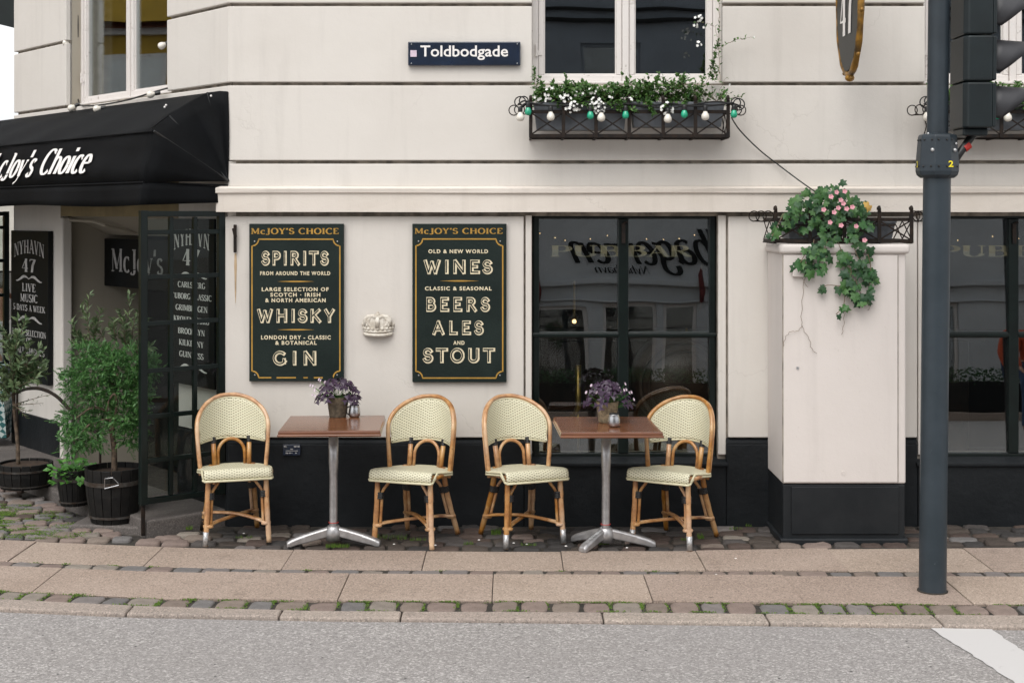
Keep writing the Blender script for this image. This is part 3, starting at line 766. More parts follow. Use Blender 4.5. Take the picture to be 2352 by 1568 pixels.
# cornice band
m = MB(); zb, ztp = wz(487, 9.14), 2.172
prof = [(YW+.03, zb), (YW-.06, zb), (YW-.06, zb+.118), (YW-.075, zb+.124), (YW-.078, zb+.150), (YW-.045, zb+.166), (YW-.02, ztp), (YW+.03, ztp)]
n = len(prof); N_ = 18; vs = []
for k_ in range(N_+1):
    x = C0.x - .07 + (XRB - C0.x + .07)*k_/N_
    for (y, z) in prof: vs.append((x, y + rng.uniform(-.002,.002), z + rng.uniform(-.0015,.0015)))
fs = [(k_*n+i, k_*n+(i+1) % n, (k_+1)*n+(i+1) % n, (k_+1)*n+i) for k_ in range(N_) for i in range(n)]
fs += [tuple(range(n)), tuple(reversed(range(N_*n, N_*n+n)))]
m.add(vs, fs); m.build('cornice', M_['ledge'], bld)
# lower wall panels and casings
zp = .553; zt_ = wz(497, YW)
def panel(a, b): m = MB(); m.box(a, b, YW, YW+.05, zp, zt_); return m.build('wall_panel', M_['wall'], bld, bevel=.007)
panel(XF(513), XF(1203)); panel(XF(1673), XF(2107))
panel(XF(2576), XRB)
for (a, b) in win_lo:
    for (p, q_) in ((a-.042, a-.002), (b+.002, b+.052)):
        m = MB(); m.box(p, q_, YW+.012, YW+.10, .44, 1.99); m.build('casing', M_['wall'], bld, bevel=.006)
# plinth
for a, b in ranges(C0.x-.01, XRB, [(x0-.05, x1+.05) for x0, x1 in win_lo]):
    m = MB(); m.box(a, b, YW-.012, YW+.05, -.05, zp-.035); m.build('plinth', M_['plinth'], bld, bevel=.012, seg=3)
for a, b in win_lo: m = MB(); m.box(a-.049, b+.049, YW-.011, YW+.049, -.05, .375); m.build('plinth', M_['plinth'], bld, bevel=.004)
m = MB()
for a, b in ranges(C0.x-.005, XRB, [(x0-.05, x1+.05) for x0, x1 in win_lo]):
    m = MB(); vs = [(a, YW-.012, zp-.034), (b, YW-.012, zp-.034), (b, YW+.03, zp-.004), (a, YW+.03, zp-.004), (a, YW+.045, zp-.034), (b, YW+.045, zp-.034)]
    m.add(vs, [(0,1,2,3), (3,2,5,4), (0,3,4), (1,5,2)]); m.build('plinth_cap', M_['plinth'], bld)
for a, b in win_lo:      # sloping sills
    m = MB(); vs = []
    for x in (a-.06, b+.06): vs += [(x, YW-.03, .372), (x, YW-.03, .392), (x, YW+.12, .435), (x, YW+.12, .372)]
    m.add(vs, [(0,1,2,3), (4,7,6,5), (0,4,5,1), (1,5,6,2), (2,6,7,3), (3,7,4,0)]); m.build('sill', M_['plinth'], bld, bevel=.004)

def pane_obj(x0, x1, z0, z1, y, tilt, parent, M=None, mt=None, wobx=0):
    m = MB(M); c = ((x0+x1)/2, y, (z0+z1)/2)
    rot = Matrix.Rotation(tilt, 3, 'X') @ Matrix.Rotation(wobx, 3, 'Z')
    m.cbox(c, (x1-x0+.012, .005, z1-z0+.012), rot); return m.build('pane', mt or M_['glass'], parent)
# big ground floor windows
def low_window(a, b, text_on):
    z0, z1 = wz(1052, 9.28), wz(492, 9.28); y = YW+.07
    a += .008; b -= .008
    m = MB()
    f = .040
    m.box(a, b, y, y+.07, z1-.028, z1); m.box(a, b, y, y+.07, z0, z0+.035); m.box(a, a+f, y+.001, y+.069, z0, z1); m.box(b-f, b, y+.001, y+.069, z0, z1)
    wo = m.build('window', M_['green_frame'], bld, bevel=.005)
    mx = a + (XF(1429, 9.28) - XF(1222, 9.28)); zt2 = wz(768.5, 9.28)
    m = MB(); m.box(mx-.034, mx+.034, y-.006, y+.06, z0+.035, z1-.028); m.build('mullion', M_['green_frame'], wo, bevel=.006)
    m = MB(); m.box(a+f, mx-.034, y+.002, y+.056, zt2-.02, zt2+.02); m.box(mx+.034, b-f, y+.002, y+.056, zt2-.02, zt2+.02)
    m.box(a-.006, mx-.03, y-.012, y+.002, zt2-.012, zt2+.012); m.box(mx+.03, b+.006, y-.012, y+.002, zt2-.012, zt2+.012)
    m.build('transom', M_['green_frame'], wo, bevel=.004)
    for (p, q_, s_) in ((a+f, mx-.034, 1), (mx+.034, b-f, -1)):
        for (r_, t_) in ((z0+.035, zt2-.02), (zt2+.02, z1-.028)):
            pane_obj(p, q_, r_, t_, y+.035, R(-2.8 if t_ > 1.5 else -2.9), wo, wobx=R(.25*s_))
    # faded gilt lettering on the inside of the glass
    m = MB(); zl = wz(590, 9.3)
    text(m, serif('PUB'), (a + .115, y+.045, zl), EXF, EZF, .47, .075, NF); text(m, serif('BAR'), (a + .62, y+.045, zl), EXF, EZF, .42, .075, NF)
    text(m, sans('&'), (a+.545, y+.028, zl+.005), EXF, EZF, .045, .06, NF)
    m.build('lettering', M_['gilt_letter'], wo)
    # hinge / catch on the mullion
    m = MB(); m.box(mx-.012, mx+.012, y-.02, y-.005, z1-.19, z1-.06); m.tube([(mx, y-.016, z1-.06), (mx+.022, y-.03, z1-.05)], .006); m.build('catch', M_['iron'], wo)
    # stays at top and bottom edges
    return wo
low_window(*win_lo[0], True); low_window(*win_lo[1], True)
# upper windows
def up_window(a, b, M=None, h=1.95, z0=2.84, tiltr=0.0, name='window', yb=.16):
    y = (YW if M is None else 0) + yb; Wd = b-a; z1 = z0 + h
    m = MB(M)
    m.box(a, a+.042, y-.02, y+.06, z0, z1); m.box(b-.042, b, y-.02, y+.06, z0, z1); m.box(a+.042, b-.042, y-.02, y+.06, z1-.05, z1)
    m.box(a, b, y-.06, y+.06, z0-.035, z0+.028)
    mid = (a+b)/2; m.box(mid-.022, mid+.022, y-.025, y+.05, z0+.028, z1-.05)
    wo = m.build(name, M_['wood_white'], bld, bevel=.006)
    zc = z0 + 1.3
    for (p, q_) in ((a+.044, mid-.024), (mid+.024, b-.044)):
        for (r_, t_, hh) in ((z0+.03, zc-.012, .042), (zc+.03, z1-.052, .03)):
            m = MB(M); s_ = .036
            m.box(p, q_, y-.012, y+.03, r_, r_+hh); m.box(p, q_, y-.012, y+.03, t_-s_, t_)
            m.box(p, p+s_, y-.0115, y+.0295, r_+hh, t_-s_); m.box(q_-s_, q_, y-.0115, y+.0295, r_+hh, t_-s_)
            so = m.build('sash', M_['wood_white'], wo, bevel=.005)
            m = MB(M)
            i0, i1, j0, j1 = p+s_, q_-s_, r_+hh, t_-s_
            m.box(i0, i1, y+.002, y+.024, j0, j0+.010); m.box(i0, i0+.008, y+.003, y+.025, j0+.010, j1); m.box(i1-.008, i1, y+.003, y+.025, j0+.010, j1)
            m.build('bead', M_['wood_white'], wo, bevel=.002)
            pane_obj(i0+.004, i1-.004, j0+.006, j1-.002, y+.016, R(tiltr), wo, M)
    for zc_ in (z0+.22, z0+1.0):
        m = MB(M); m.tube([(a+.03, y-.026, zc_-.03), (a+.03, y-.026, zc_+.05)], .009); m.box(a+.03, a+.07, y-.018, y-.010, zc_-.02, zc_+.01); m.build('hinge', M_['wood_white'], wo)
    return wo
for a, b in win_up: up_window(a, b)
up_window(ch_hole[0]+.0, ch_hole[1], ML, name='window', yb=.14)
# reveals of window openings come from the wall; light reveal faces
for a, b in win_up:
    m = MB(); m.box(a-.004, a+.001, YW+.05, YW+.16, 2.83, 4.88); m.build('reveal', M_['wall'], bld); m = MB(); m.box(b-.001, b+.004, YW+.05, YW+.16, 2.83, 4.88); m.build('reveal', M_['wall'], bld)
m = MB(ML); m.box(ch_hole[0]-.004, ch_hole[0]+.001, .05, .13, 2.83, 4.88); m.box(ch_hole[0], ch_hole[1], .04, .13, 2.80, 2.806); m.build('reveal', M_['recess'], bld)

# dark rooms behind the windows
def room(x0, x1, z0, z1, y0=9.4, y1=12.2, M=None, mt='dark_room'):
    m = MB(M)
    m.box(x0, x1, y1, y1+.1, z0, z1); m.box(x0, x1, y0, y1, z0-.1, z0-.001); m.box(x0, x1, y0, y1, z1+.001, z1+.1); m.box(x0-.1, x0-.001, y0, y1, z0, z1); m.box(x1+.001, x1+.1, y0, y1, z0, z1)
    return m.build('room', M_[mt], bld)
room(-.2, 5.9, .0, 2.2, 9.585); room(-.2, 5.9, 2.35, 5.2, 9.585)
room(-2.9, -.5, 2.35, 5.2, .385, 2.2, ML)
# bar furniture seen faintly through the ground floor window
bar = empty('bar_counter', (1.0, 11.4, 0), 'dark wooden bar counter deep inside the pub window', 'counter')
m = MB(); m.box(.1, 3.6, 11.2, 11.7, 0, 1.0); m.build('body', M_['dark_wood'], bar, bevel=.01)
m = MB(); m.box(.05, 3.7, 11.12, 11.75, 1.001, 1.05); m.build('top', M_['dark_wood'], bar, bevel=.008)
cask = empty('cask', (1.16, 10.3, .62), 'dark round cask lying on its side inside the window behind the right chair', 'cask')
m = MB(); Mx = Matrix.Rotation(R(90), 3, 'X')
m.lathe([(.30,-.28),(.34,-.1),(.34,.1),(.30,.28)], (1.2,10.3,.80), 28, Mx); m.build('body', M_['dark_wood'], cask, smooth=True)
m = MB(); m.tube(arcp((1.2, 10.01, .80), .30, 0, 360, 32, 'xz')[:-1], .018, 6, closed=True); m.tube(arcp((1.2, 10.01, .80), .24, 0, 360, 32, 'xz')[:-1], .01, 6, closed=True); m.build('rim', M_['dark_wood'], cask)
rail = empty('brass_rail', (.42, 9.95, .4), 'old brass rail bending behind the window glass above the third chair', 'rail')
m = MB(); m.tube([(.46,9.9,.95),(.46,9.9,.66),(.44,9.9,.60),(.38,9.95,.56),(.05,10.1,.50)], .022, 10); m.tube([(.46,9.9,.66),(.46,9.9,.2)], .01, 8); m.build('pipe', M_['brass'], rail, smooth=True)
for (X, Y, d, nm) in ((1319, 738, 10.6, 'small warm lamp glowing behind the left half of the pub window'), (1577, 846, 10.6, 'round warm lamp glowing behind the right half of the pub window')):
    p = P(X, Y, d); lp = empty('wall_lamp', tuple(p), nm, 'lamp')
    m = MB(); m.ball(p, .016 if X < 1400 else .022, 10); m.build('bulb', M_['glow'], lp, smooth=True)
    m = MB(); m.lathe([(.03,.02),(.012,.05),(.008,.30)], p, 10); m.build('holder', M_['brass'], lp)
fl = empty('fairy_lights', tuple(P(1440, 530, 10.2)), 'string of tiny warm fairy lights under the pub ceiling inside the window', 'string lights')
pts = [P(X, Y, 10.2) for X, Y in ((1240,536),(1275,546),(1298,552),(1356,549),(1395,541),(1440,538),(1485,549),(1524,550),(1560,548),(1595,540),(1660,545),(1760,538),(1960,545),(2100,540),(2200,552),(2280,543),(2340,548))]
m = MB(); m.tube([p + Vector((0,0,.012)) for p in pts], .002, 4); m.build('wire', M_['plastic'], fl)
for p in pts:
    m = MB(); m.ball(p, .0032, 6); m.build('bulb', M_['glow'], fl)
# blue bottle on the inner sill of the corner window
bt = empty('bottle', label='blue topped bottle standing inside the corner window', cat='bottle')
pb = ML @ Vector((-1.26, .32, 2.96)); bt.location = pb
m = MB(); m.lathe([(.05,0),(.05,.22),(.018,.30),(.018,.36)], pb, 14); m.build('body', mk('blue_bottle', (.10,.20,.30), .2), bt, smooth=True)
m = MB(); m.lathe([(.035,.36),(.045,.40),(.03,.56),(.02,.60)], pb, 12); m.build('cap', mk('blue_cap', (.02,.16,.30), .3), bt, smooth=True)

# ---------------------------------------------------------------- corner entrance (chamfer)
oL, oR = -2.69, -.69          # opening in chamfer, local x
lint = 2.0
m = MB(ML); m.box(-3.67, oL, 0, .06, .35, lint+.34); m.build('wall_panel', M_['wall'], bld); m = MB(ML); m.box(oR, 0, 0, .06, .553, lint+.34); m.build('wall_panel', M_['wall'], bld)
m = MB(ML); m.box(oL, oR, -.001, .06, lint-.02, lint+.34); m.build('beam', M_['beam'], bld)
m = MB(ML); m.box(oL+.001, oL+.06, -.012, .07, -.05, lint-.03); m.build('corner_post', M_['wall'], bld, bevel=.012)
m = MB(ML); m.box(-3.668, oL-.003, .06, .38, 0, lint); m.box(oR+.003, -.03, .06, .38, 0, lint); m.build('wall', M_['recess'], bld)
m = MB(ML); m.box(-3.68, oL+.004, -.02, .05, -.05, .35); m.build('plinth', M_['plinth'], bld, bevel=.01); m = MB(ML); m.box(oR-.004, .0, -.012, .05, -.05, .545); m.build('plinth', M_['plinth'], bld, bevel=.01)
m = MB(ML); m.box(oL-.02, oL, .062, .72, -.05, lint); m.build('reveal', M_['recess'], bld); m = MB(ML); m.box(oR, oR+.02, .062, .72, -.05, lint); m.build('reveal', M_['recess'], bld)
m = MB(ML)   # sloping soffit of the entrance
m.add([(oL,.03,lint),(oR,.03,lint),(oR,.40,1.83),(oL,.40,1.83),(oL,.75,1.83),(oR,.75,1.83)], [(0,1,2,3),(3,2,5,4)])
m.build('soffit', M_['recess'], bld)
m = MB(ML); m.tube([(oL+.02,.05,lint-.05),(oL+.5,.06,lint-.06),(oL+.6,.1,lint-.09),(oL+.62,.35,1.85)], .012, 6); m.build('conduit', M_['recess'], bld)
# dark door
dr = MB(ML); dr.box(oL, oR, .72, .78, -.05, 1.83); door = dr.build('door', M_['black_board'], bld)
m = MB(ML); m.box(oL+.55, oL+1.45, .70, .725, 0, 1.6); m.build('door_leaf', M_['green_frame'], door, bevel=.006)
m = MB(ML); m.box(oL+.66, oL+.97, .69, .705, .75, 1.5); m.box(oL+1.03, oL+1.34, .69, .705, .75, 1.5); m.build('pane', M_['glass'], door)
def CH(x, y, z): return ML @ Vector((x, y, z))
CX = Vector((.646, -.763, 0)); CN = Vector((-.763, -.646, 0))
def chP(X, Y, depth=0.0):       # point of the chamfer plane (pushed inwards by depth) seen at X, Y
    o = C0 + NI*depth; r = (X-1176)/FP
    s_ = (o.x - r*o.y)/(r*U.y - U.x); p = o + U*s_
    return Vector((p.x, p.y, EYE + (491-Y)*p.y/FP)), -s_
def chL(X, depth): return chP(X, 0, depth)[1] 
# hanging name board over the door
x0 = oL + .02; x1 = oR - .02; dd = .385
o_, s0 = chP(238, 553, dd); zt0 = 1.80; zb0 = wz(655, o_.y)
nb = empty('name_board', tuple(CH((x0+x1)/2, dd, zb0)), 'black board with faded white serif lettering hanging inside over the corner door', 'sign')
xa = s0
m = MB(ML); m.box(xa, x1, dd-.02, dd+.02, zb0, zt0); m.build('board', M_['black_board'], nb, bevel=.004)
m = MB(); lx0 = chL(262, dd); text(m, serif("McJoy's Choice", T=.17, t=.05, sp=.03), CH(lx0, dd-.022, wz(637, chP(262,0,dd)[0].y)), CX, EZF, (x1-.06)-lx0, .235, CN)
m.build('lettering', M_['grey_letter'], nb)
# boards left and right of the entrance
def side_board(X0, X1, Y0, Y1, lines, label, Xref):
    a, b = chL(X0, 0), chL(X1, 0); dref = chP(Xref, 0)[0].y
    zt1, zb1 = wz(Y0, dref), wz(Y1, dref); root = empty('wall_board', tuple(CH((a+b)/2, -.02, zb1)), label, 'sign')
    m = MB(ML); m.box(a, b, -.045, -.005, zb1, zt1); m.build('board', M_['black_board'], root, bevel=.004)
    m = MB(); W = b-a
    for (kind, s_, y0, h, wd) in lines:
        z = zb1 + (zt1-zb1)*(1-y0); hh = h*(zt1-zb1); ww = wd*W; ox = a + (W-ww)/2
        if kind == 'sw': swash(m, CH((a+b)/2, -.047, z), CX, EZF, ww, CN, .001)
        else: text(m, serif(s_, T=.21, t=.07, sp=.04, arch=.35 if kind == 'arch' else 0), CH(ox, -.047, z), CX, EZF, ww, hh, CN)
    m.build('lettering', M_['grey_letter' if X0 < 200 else 'white_letter'], root)
    return root
side_board(37, 123, 530, 875, [('arch','NYHAVN',.18,.12,.80),('t','47',.275,.09,.38),('sw','',.32,0,.7),('t','LIVE',.405,.055,.36),('t','MUSIC',.475,.055,.46),('t','5 DAYS A WEEK',.535,.042,.86),('sw','',.59,0,.7),
    ('t','LARGE SELECTION',.70,.042,.9),('t','OF',.75,.042,.14),('t','MALT WHISKIES',.82,.042,.82),('sw','',.88,0,.66)], 'black board with faded lettering left of the corner door, live music', 80)
side_board(404, 506, 503, 893, [('arch','NYHAVN',.19,.13,.80),('t','47',.28,.10,.40),('sw','',.34,0,.7),('t','CARLSBERG',.415,.036,.62),('t','TUBORG CLASSIC',.485,.036,.90),('t','GRIMBERGEN',.555,.036,.72),('t','KRONENBOURG',.625,.036,.80),
    ('t','BROOKLYN',.695,.036,.60),('t','KILKENNY',.765,.036,.55),('t','GUINNESS',.835,.036,.55),('sw','',.895,0,.7)], 'black board with white lettering listing beers, right of the corner door behind the glass screen', 500)
# glass screens
def glass_screen(t0, p0, p1, cols, label, zb_=.19, ztp_=2.02):
    A = C0 + U*t0; root = empty('glass_screen', tuple(A - NI*p1), label, 'screen')
    e = -NI; 
    def Q(p, z, o=0): return A + e*p + Vector((0,0,z)) + U*o
    m = MB()
    for p, w_ in ((p0+.02, .045), (p1-.02, .045)): m.bar(Q(p, zb_), Q(p, ztp_), w_, .04, side=tuple(U))
    m.bar(Q(p0+.04, zb_+.02), Q(p1-.04, zb_+.02), .04, .035, side=(0,0,1)); m.bar(Q(p0+.04, ztp_-.02), Q(p1-.04, ztp_-.02), .04, .035, side=(0,0,1))
    m.build('frame', M_['green_frame'], root, bevel=.003)
    m = MB(); m.bar(Q(p1-.02, 0), Q(p1-.02, zb_), .02, .02, side=tuple(U)); m.build('leg', M_['iron'], root)
    ws = (p1-p0-.08)
    rows = 7; zs = [zb_+.04 + (ztp_-.04-zb_-.04)*f for f in (0, .155, .335, .515, .685, .855, .995)] if False else None
    ys = [1.885, 1.605, 1.315, 1.02, .735, .46]
    for i in range(1, cols):
        m = MB(); p = p0+.04+ws*i/cols; m.bar(Q(p, zb_+.04), Q(p, ztp_-.04), .026, .028, side=tuple(U)); m.build('glazing_bar', M_['green_frame'], root, bevel=.002)
    for z in ys:
        m = MB(); m.bar(Q(p0+.04, z), Q(p1-.04, z), .026, .0275, side=(0,0,1)); m.build('glazing_bar', M_['green_frame'], root, bevel=.002)
    edges = [ztp_-.04] + ys + [zb_+.04]
    for i in range(cols):
        pa, pb_ = p0+.04+ws*i/cols+.011, p0+.04+ws*(i+1)/cols-.011
        for j in range(len(edges)-1):
            za, zb2 = edges[j+1]+.011, edges[j]-.011
            m = MB(); m.bar(Q((pa+pb_)/2, za), Q((pa+pb_)/2, zb2), pb_-pa, .004, side=tuple(U)); m.build('pane', M_['glass_clear'], root)
    return root
glass_screen(.03, .02, .60, 3, 'dark green glazed wind screen standing between the awning corner and the wall')
glass_screen(3.74, .02, .60, 3, 'dark green glazed wind screen at the far left end of the awning')

# ---------------------------------------------------------------- awning
aw = empty('awning', tuple(CH(-2, -.3, 2.05)), 'black canvas awning with white lettering over the corner entrance', 'awning')
zw, zc, zl, zv = wz(207, 9.2), wz(302, 8.88), wz(419, 8.83), wz(471, 8.83)
def AQ(x, y, z): return CH(x, y, z)
x_l = -4.6; N_ = 46; m = MB(); vs = []
pr = [(-.003, zw), (-.18, zw-.085), (-.35, zw-.175), (-.50, zc+.02), (-.522, zc), (-.535, zc-.1), (-.555, (zc+zl)/2), (-.575, zl+.1), (-.587, zl)]
xs_ = [x_l + (-.02 - x_l)*i/N_ for i in range(N_+1)]
def hip(f): return -.0 - .28*f       # the right hip leans inwards towards the top
nP = len(pr)
for i, x in enumerate(xs_):
    for j, (y, z) in enumerate(pr):
        f = max(0, 1 - j/4) ; xx = x_l + (hip(f) - x_l)*i/N_
        sag = .008*math.sin(xx*7.3+j)*(1 if 0 < j < nP-1 else 0) + .006*noise.noise(Vector((xx*2, j*.5, 0)))
        vs.append(AQ(xx, y - sag*.5, z + (sag*.6 if j else 0)))
m.add(vs, [(i*nP+j, i*nP+j+1, (i+1)*nP+j+1, (i+1)*nP+j) for i in range(N_) for j in range(nP-1)])
cv = m.build('canvas', M_['awning'], aw, smooth=True); cv.modifiers.new('thick', 'SOLIDIFY').thickness = .004
# cheek (dutch canopy side, folds radiating from the lower wall corner)
m = MB(); piv = AQ(.0, -.003, zl+.015); rim = []
rimp = [(0.0, -.003, zw-.01), (-.10, -.004, zw), (-.20, -.005, zw+.002)] + [(hip(max(0, 1-j/4)), pr[j][0], pr[j][1]) for j in range(0, nP)]
rimp = rimp[:2] + rimp[3:]
rim = [AQ(*q_) for q_ in rimp]; K = 6; vs = []; 
for r_ in range(K+1):
    for q_ in rim:
        f = r_/K; p = piv.lerp(q_, f) + CX*(.012*math.sin(f*math.pi))
        vs.append(p)
nR = len(rim); m.add(vs, [(r_*nR+i, r_*nR+i+1, (r_+1)*nR+i+1, (r_+1)*nR+i) for r_ in range(K) for i in range(nR-1)])
ck = m.build('cheek', M_['awning'], aw, smooth=True); ck.modifiers.new('thick', 'SOLIDIFY').thickness = .004
# ribs
for j in (2, 4, 6):
    m = MB(); m.tube([piv, rim[min(j, nR-1)]], .009, 6); m.build('rib', M_['plastic'], aw)
# valance front and side
m = MB(); vs = []; hv = 3
for i in range(N_*2+1):
    x = x_l + (0 - x_l)*i/(N_*2)
    for j in range(hv+1):
        f = j/hv; vs.append(AQ(x, -.592 - .018*f*math.sin(x*4.2+1) - .01*f, zl - (zl-zv)*f + .008*f*math.sin(x*2.6)))
n1 = N_*2+1
for i in range(1, 13):
    y = -.592 + .59*i/12
    for j in range(hv+1):
        f = j/hv; vs.append(AQ(.004 - .01*f*math.sin(y*9), y, zl - (zl-zv-.02*(i/12))*f - .02*(i/12)*(1-f)))
    n1 += 1
m.add(vs, [(i*(hv+1)+j, i*(hv+1)+j+1, (i+1)*(hv+1)+j+1, (i+1)*(hv+1)+j) for i in range(n1-1) for j in range(hv)])
va = m.build('valance', M_['awning'], aw, smooth=True); va.modifiers.new('thick', 'SOLIDIFY').thickness = .003
for z, y in ((zc, -.530), (zl, -.594)):
    m = MB(); m.tube([AQ(x_l, y, z), AQ(0, y, z)] + ([AQ(.006, -.3, z-.005), AQ(.006, -.01, z-.012)] if z == zl else []), .006, 6); m.build('seam', M_['awning'], aw)
m = MB(); m.tube([AQ(x_l, -.555, zv+.045), AQ(-.02, -.555, zv+.045)], .012, 8); m.tube([AQ(-.02, -.555, zv+.03), AQ(-.02, -.02, zv+.03)], .012, 8); m.build('frame', M_['plastic'], aw)
# fascia lettering
m = MB()
def fasc(X, dep): return chL(X, -dep)
xr_ = fasc(213, .56); xl_ = fasc(98, .56); 
nrm = CN; ey = (AQ(0, -.535, zc-.1) - AQ(0, -.575, zl+.1)).normalized()
zb_t = wz(398, AQ(xr_, -.57, 0).y)
hC = .20
text(m, serif('Choice', T=.22, t=.07, shear=.28, sp=.0), AQ(xl_, -.590, zb_t), CX, ey, xr_-xl_, hC, nrm, .006)
xl2 = fasc(-52, .56); xr2 = fasc(84, .56)
xm2 = fasc(1, .56); text(m, serif("cJoy's", T=.22, t=.07, shear=.28, sp=.0), AQ(xm2, -.606, zb_t-.055), CX, ey, xr2-xm2, hC*1.30, nrm, .006)
text(m, serif("M", T=.22, t=.07, shear=.28, sp=.0), AQ(xl2, -.596, zb_t), CX, ey, xm2-xl2-.03, hC, nrm, .006)
m.build('lettering', M_['white_letter'], aw)
m = MB()
for (x, y, z) in ((-.42, -.22, zw-.085), (-.16, -.03, zw-.03), (-.40, -.24, zw-.10)): m.ball(AQ(x, y-.01, z), .008, 6, (1,1,1))
m.build('splash', M_['white_letter'], aw)
# ---------------------------------------------------------------- street sign, boards, crown, small wall things
def DX(x, n0, z): return (n0 + x/z)/1.7415
ss = empty('street_sign', tuple(P(1066, 152, 9.17)), 'navy street name sign reading Toldbodgade on the cream wall', 'sign')
m = MB(); a, b = XF(937, 9.165), XF(1195.5, 9.165); m.box(a, b, 9.165, 9.195, wz(151, 9.165), wz(96, 9.165)); m.build('plate', M_['navy'], ss, bevel=.006)
m = MB(); text(m, sans('Toldbodgade', .014), (XF(965.5, 9.163), 9.163, wz(138.5, 9.163)), EXF, EZF, XF(1167, 9.163)-XF(965.5, 9.163), wz(105, 9.163)-wz(138.5, 9.163), NF); m.build('lettering', M_['white_letter'], ss)
m = MB(); m.box(XF(943.5), XF(958), 9.160, 9.164, wz(131, 9.163), wz(116, 9.163)); m.build('crest', M_['pale_flower'], ss)
m = MB()
for X in (945, 1188):
    for Y in (102, 146): m.ball(P(X, Y, 9.164), .004, 6)
m.build('screw', M_['bolt'], ss)
def menu(x0, x1, y0, y1, n0, lines, border, label, wear):
    Z = 2.341; d = 9.165
    def px(x, y, dd=d): return P((n0 + x/Z)/1.7415, (880 + y/Z)/1.7415, dd)
    A, B = px(x0, y1), px(x1, y0); root = empty('menu_board', ((A.x+B.x)/2, 9.18, A.z), label, 'sign')
    m = MB(); m.box(A.x, B.x, 9.168, 9.196, A.z, B.z); m.build('board', M_['green_board'], root, bevel=.003)
    gold = MB()
    for (k_, s_, xa, xb, ya, yb, sp) in lines:
        lo = px(xa, yb); hi = px(xb, ya); w_, h_ = hi.x-lo.x, hi.z-lo.z
        cream, dark = MB(), MB()
        if k_ == 'g': text(gold, serif(s_, T=.19, t=.10, sp=.06), lo, EXF, EZF, w_, h_, NF, .0)
        elif k_ == 's': text(cream, sans(s_, .035, 1.25), lo, EXF, EZF, w_, h_, NF, 0)
        elif k_ == 'd': dash(gold, (lo+hi)/2, EXF, EZF, w_, .009, NF, 0)
        else:
            L_, D_ = inline(s_, (sp-1)*.6+.16); vs = L_[0]
            ax0, ax1 = min(v[0] for v in vs), max(v[0] for v in vs); ay0, ay1 = min(v[1] for v in vs), max(v[1] for v in vs)
            for mb_, g in ((cream, L_), (dark, D_)):
                mb_.add([lo + EXF*((v[0]-ax0)*w_/(ax1-ax0)) + EZF*((v[1]-ay0)*h_/(ay1-ay0)) + NF*(.0003+v[2]) for v in g[0]], g[1])
        if cream.v:
            lt_ = cream.build('lettering', M_['cream_letter'], root)
            if dark.v: dark.build('letter_inline', M_['green_board'], lt_)
    # border with scooped corners
    bx0, bx1, by0, by1 = border; r = 62
    path = []
    for (cx, cy, a0, a1) in ((bx0, by1, 90, 0), (bx1, by1, 180, 90), (bx1, by0, 270, 180), (bx0, by0, 0, -90)):
        for i in range(9):
            a = R(a0+(a1-a0)*i/8); path.append(px(cx + r*math.cos(a), cy - r*math.sin(a)))
    n = len(path); vs = []; wd = .0044
    for i in range(n):
        t = (path[(i+1) % n]-path[i-1]).normalized(); nn = Vector((-t.z, 0, t.x))
        vs += [path[i] + nn*wd, path[i] - nn*wd]
    fs = []
    for i in range(n):
        j = (i+1) % n; p = path[i].lerp(path[j], .5)
        if wear and path[i].z < A.z + .05 and (path[j]-path[i]).length > .2:       # worn away lettering along the foot of the board
            k_ = len(vs); segs = [(.0, .17), (.24, .50), (.60, .66), (.74, .86)]
            q0, q1 = path[i], path[j]
            if q0.x > q1.x: q0, q1 = q1, q0
            for s0, s1 in segs:
                e0, e1 = q0.lerp(q1, s0), q0.lerp(q1, s1); k_ = len(vs)
                vs += [e0+Vector((0,0,wd)), e0-Vector((0,0,wd)), e1-Vector((0,0,wd)), e1+Vector((0,0,wd))]; fs.append((k_, k_+1, k_+2, k_+3))
            continue
        fs.append((2*i, 2*i+1, 2*j+1, 2*j))
    gold.add(vs, fs)
    gold.build('gold_lettering', M_['gold_letter'], root)
    m = MB()
    for (cx, cy) in ((bx0+24, by0+20), (bx1-24, by0+20), (bx0+26, by1-26), (bx1-26, by1-26)): m.ball(px(cx, cy), .005, 6, (1,.5,1))
    m.build('screw', M_['bolt'], root)
    return root
menu(85, 970, 35, 1510, 960, [('g',"McJOY'S".replace('c','c')+' CHOICE',105,925,75,139,1),('b','SPIRITS',198,832,288,434,1.03),('s','FROM AROUND THE WORLD',188,845,480,517,1),('d','',345,695,570,580,1),
    ('s','LARGE SELECTION OF',203,830,630,667,1),('s','SCOTCH · IRISH',284,752,681,718,1),('s','& NORTH AMERICAN',236,802,732,770,1),('b','WHISKY',158,892,824,970,1.02),('d','',345,700,1021,1031,1),
    ('s','LONDON DRY - CLASSIC',197,850,1079,1118,1),('s','& BOTANICAL',330,718,1130,1168,1),('b','GIN',308,717,1218,1366,1.35)], (112,935,180,1475),
    'dark green board painted with spirits, whisky and gin, left of the crown relief', True)
menu(68, 950, 35, 1518, 1620, [('g',"McJOY'S CHOICE",92,915,75,136,1),('s','OLD & NEW WORLD',218,778,275,312,1),('b','WINES',173,822,365,511,1.08),('d','',325,695,565,575,1),('s','CLASSIC & SEASONAL',186,812,622,659,1),
    ('b','BEERS',200,797,720,867,1.2),('b','ALES',255,738,936,1082,1.2),('s','AND',452,558,1130,1167,1),('b','STOUT',163,845,1195,1342,1.08)], (102,915,178,1478),
    'dark green board painted with wines, beers, ales and stout, right of the crown relief', False)
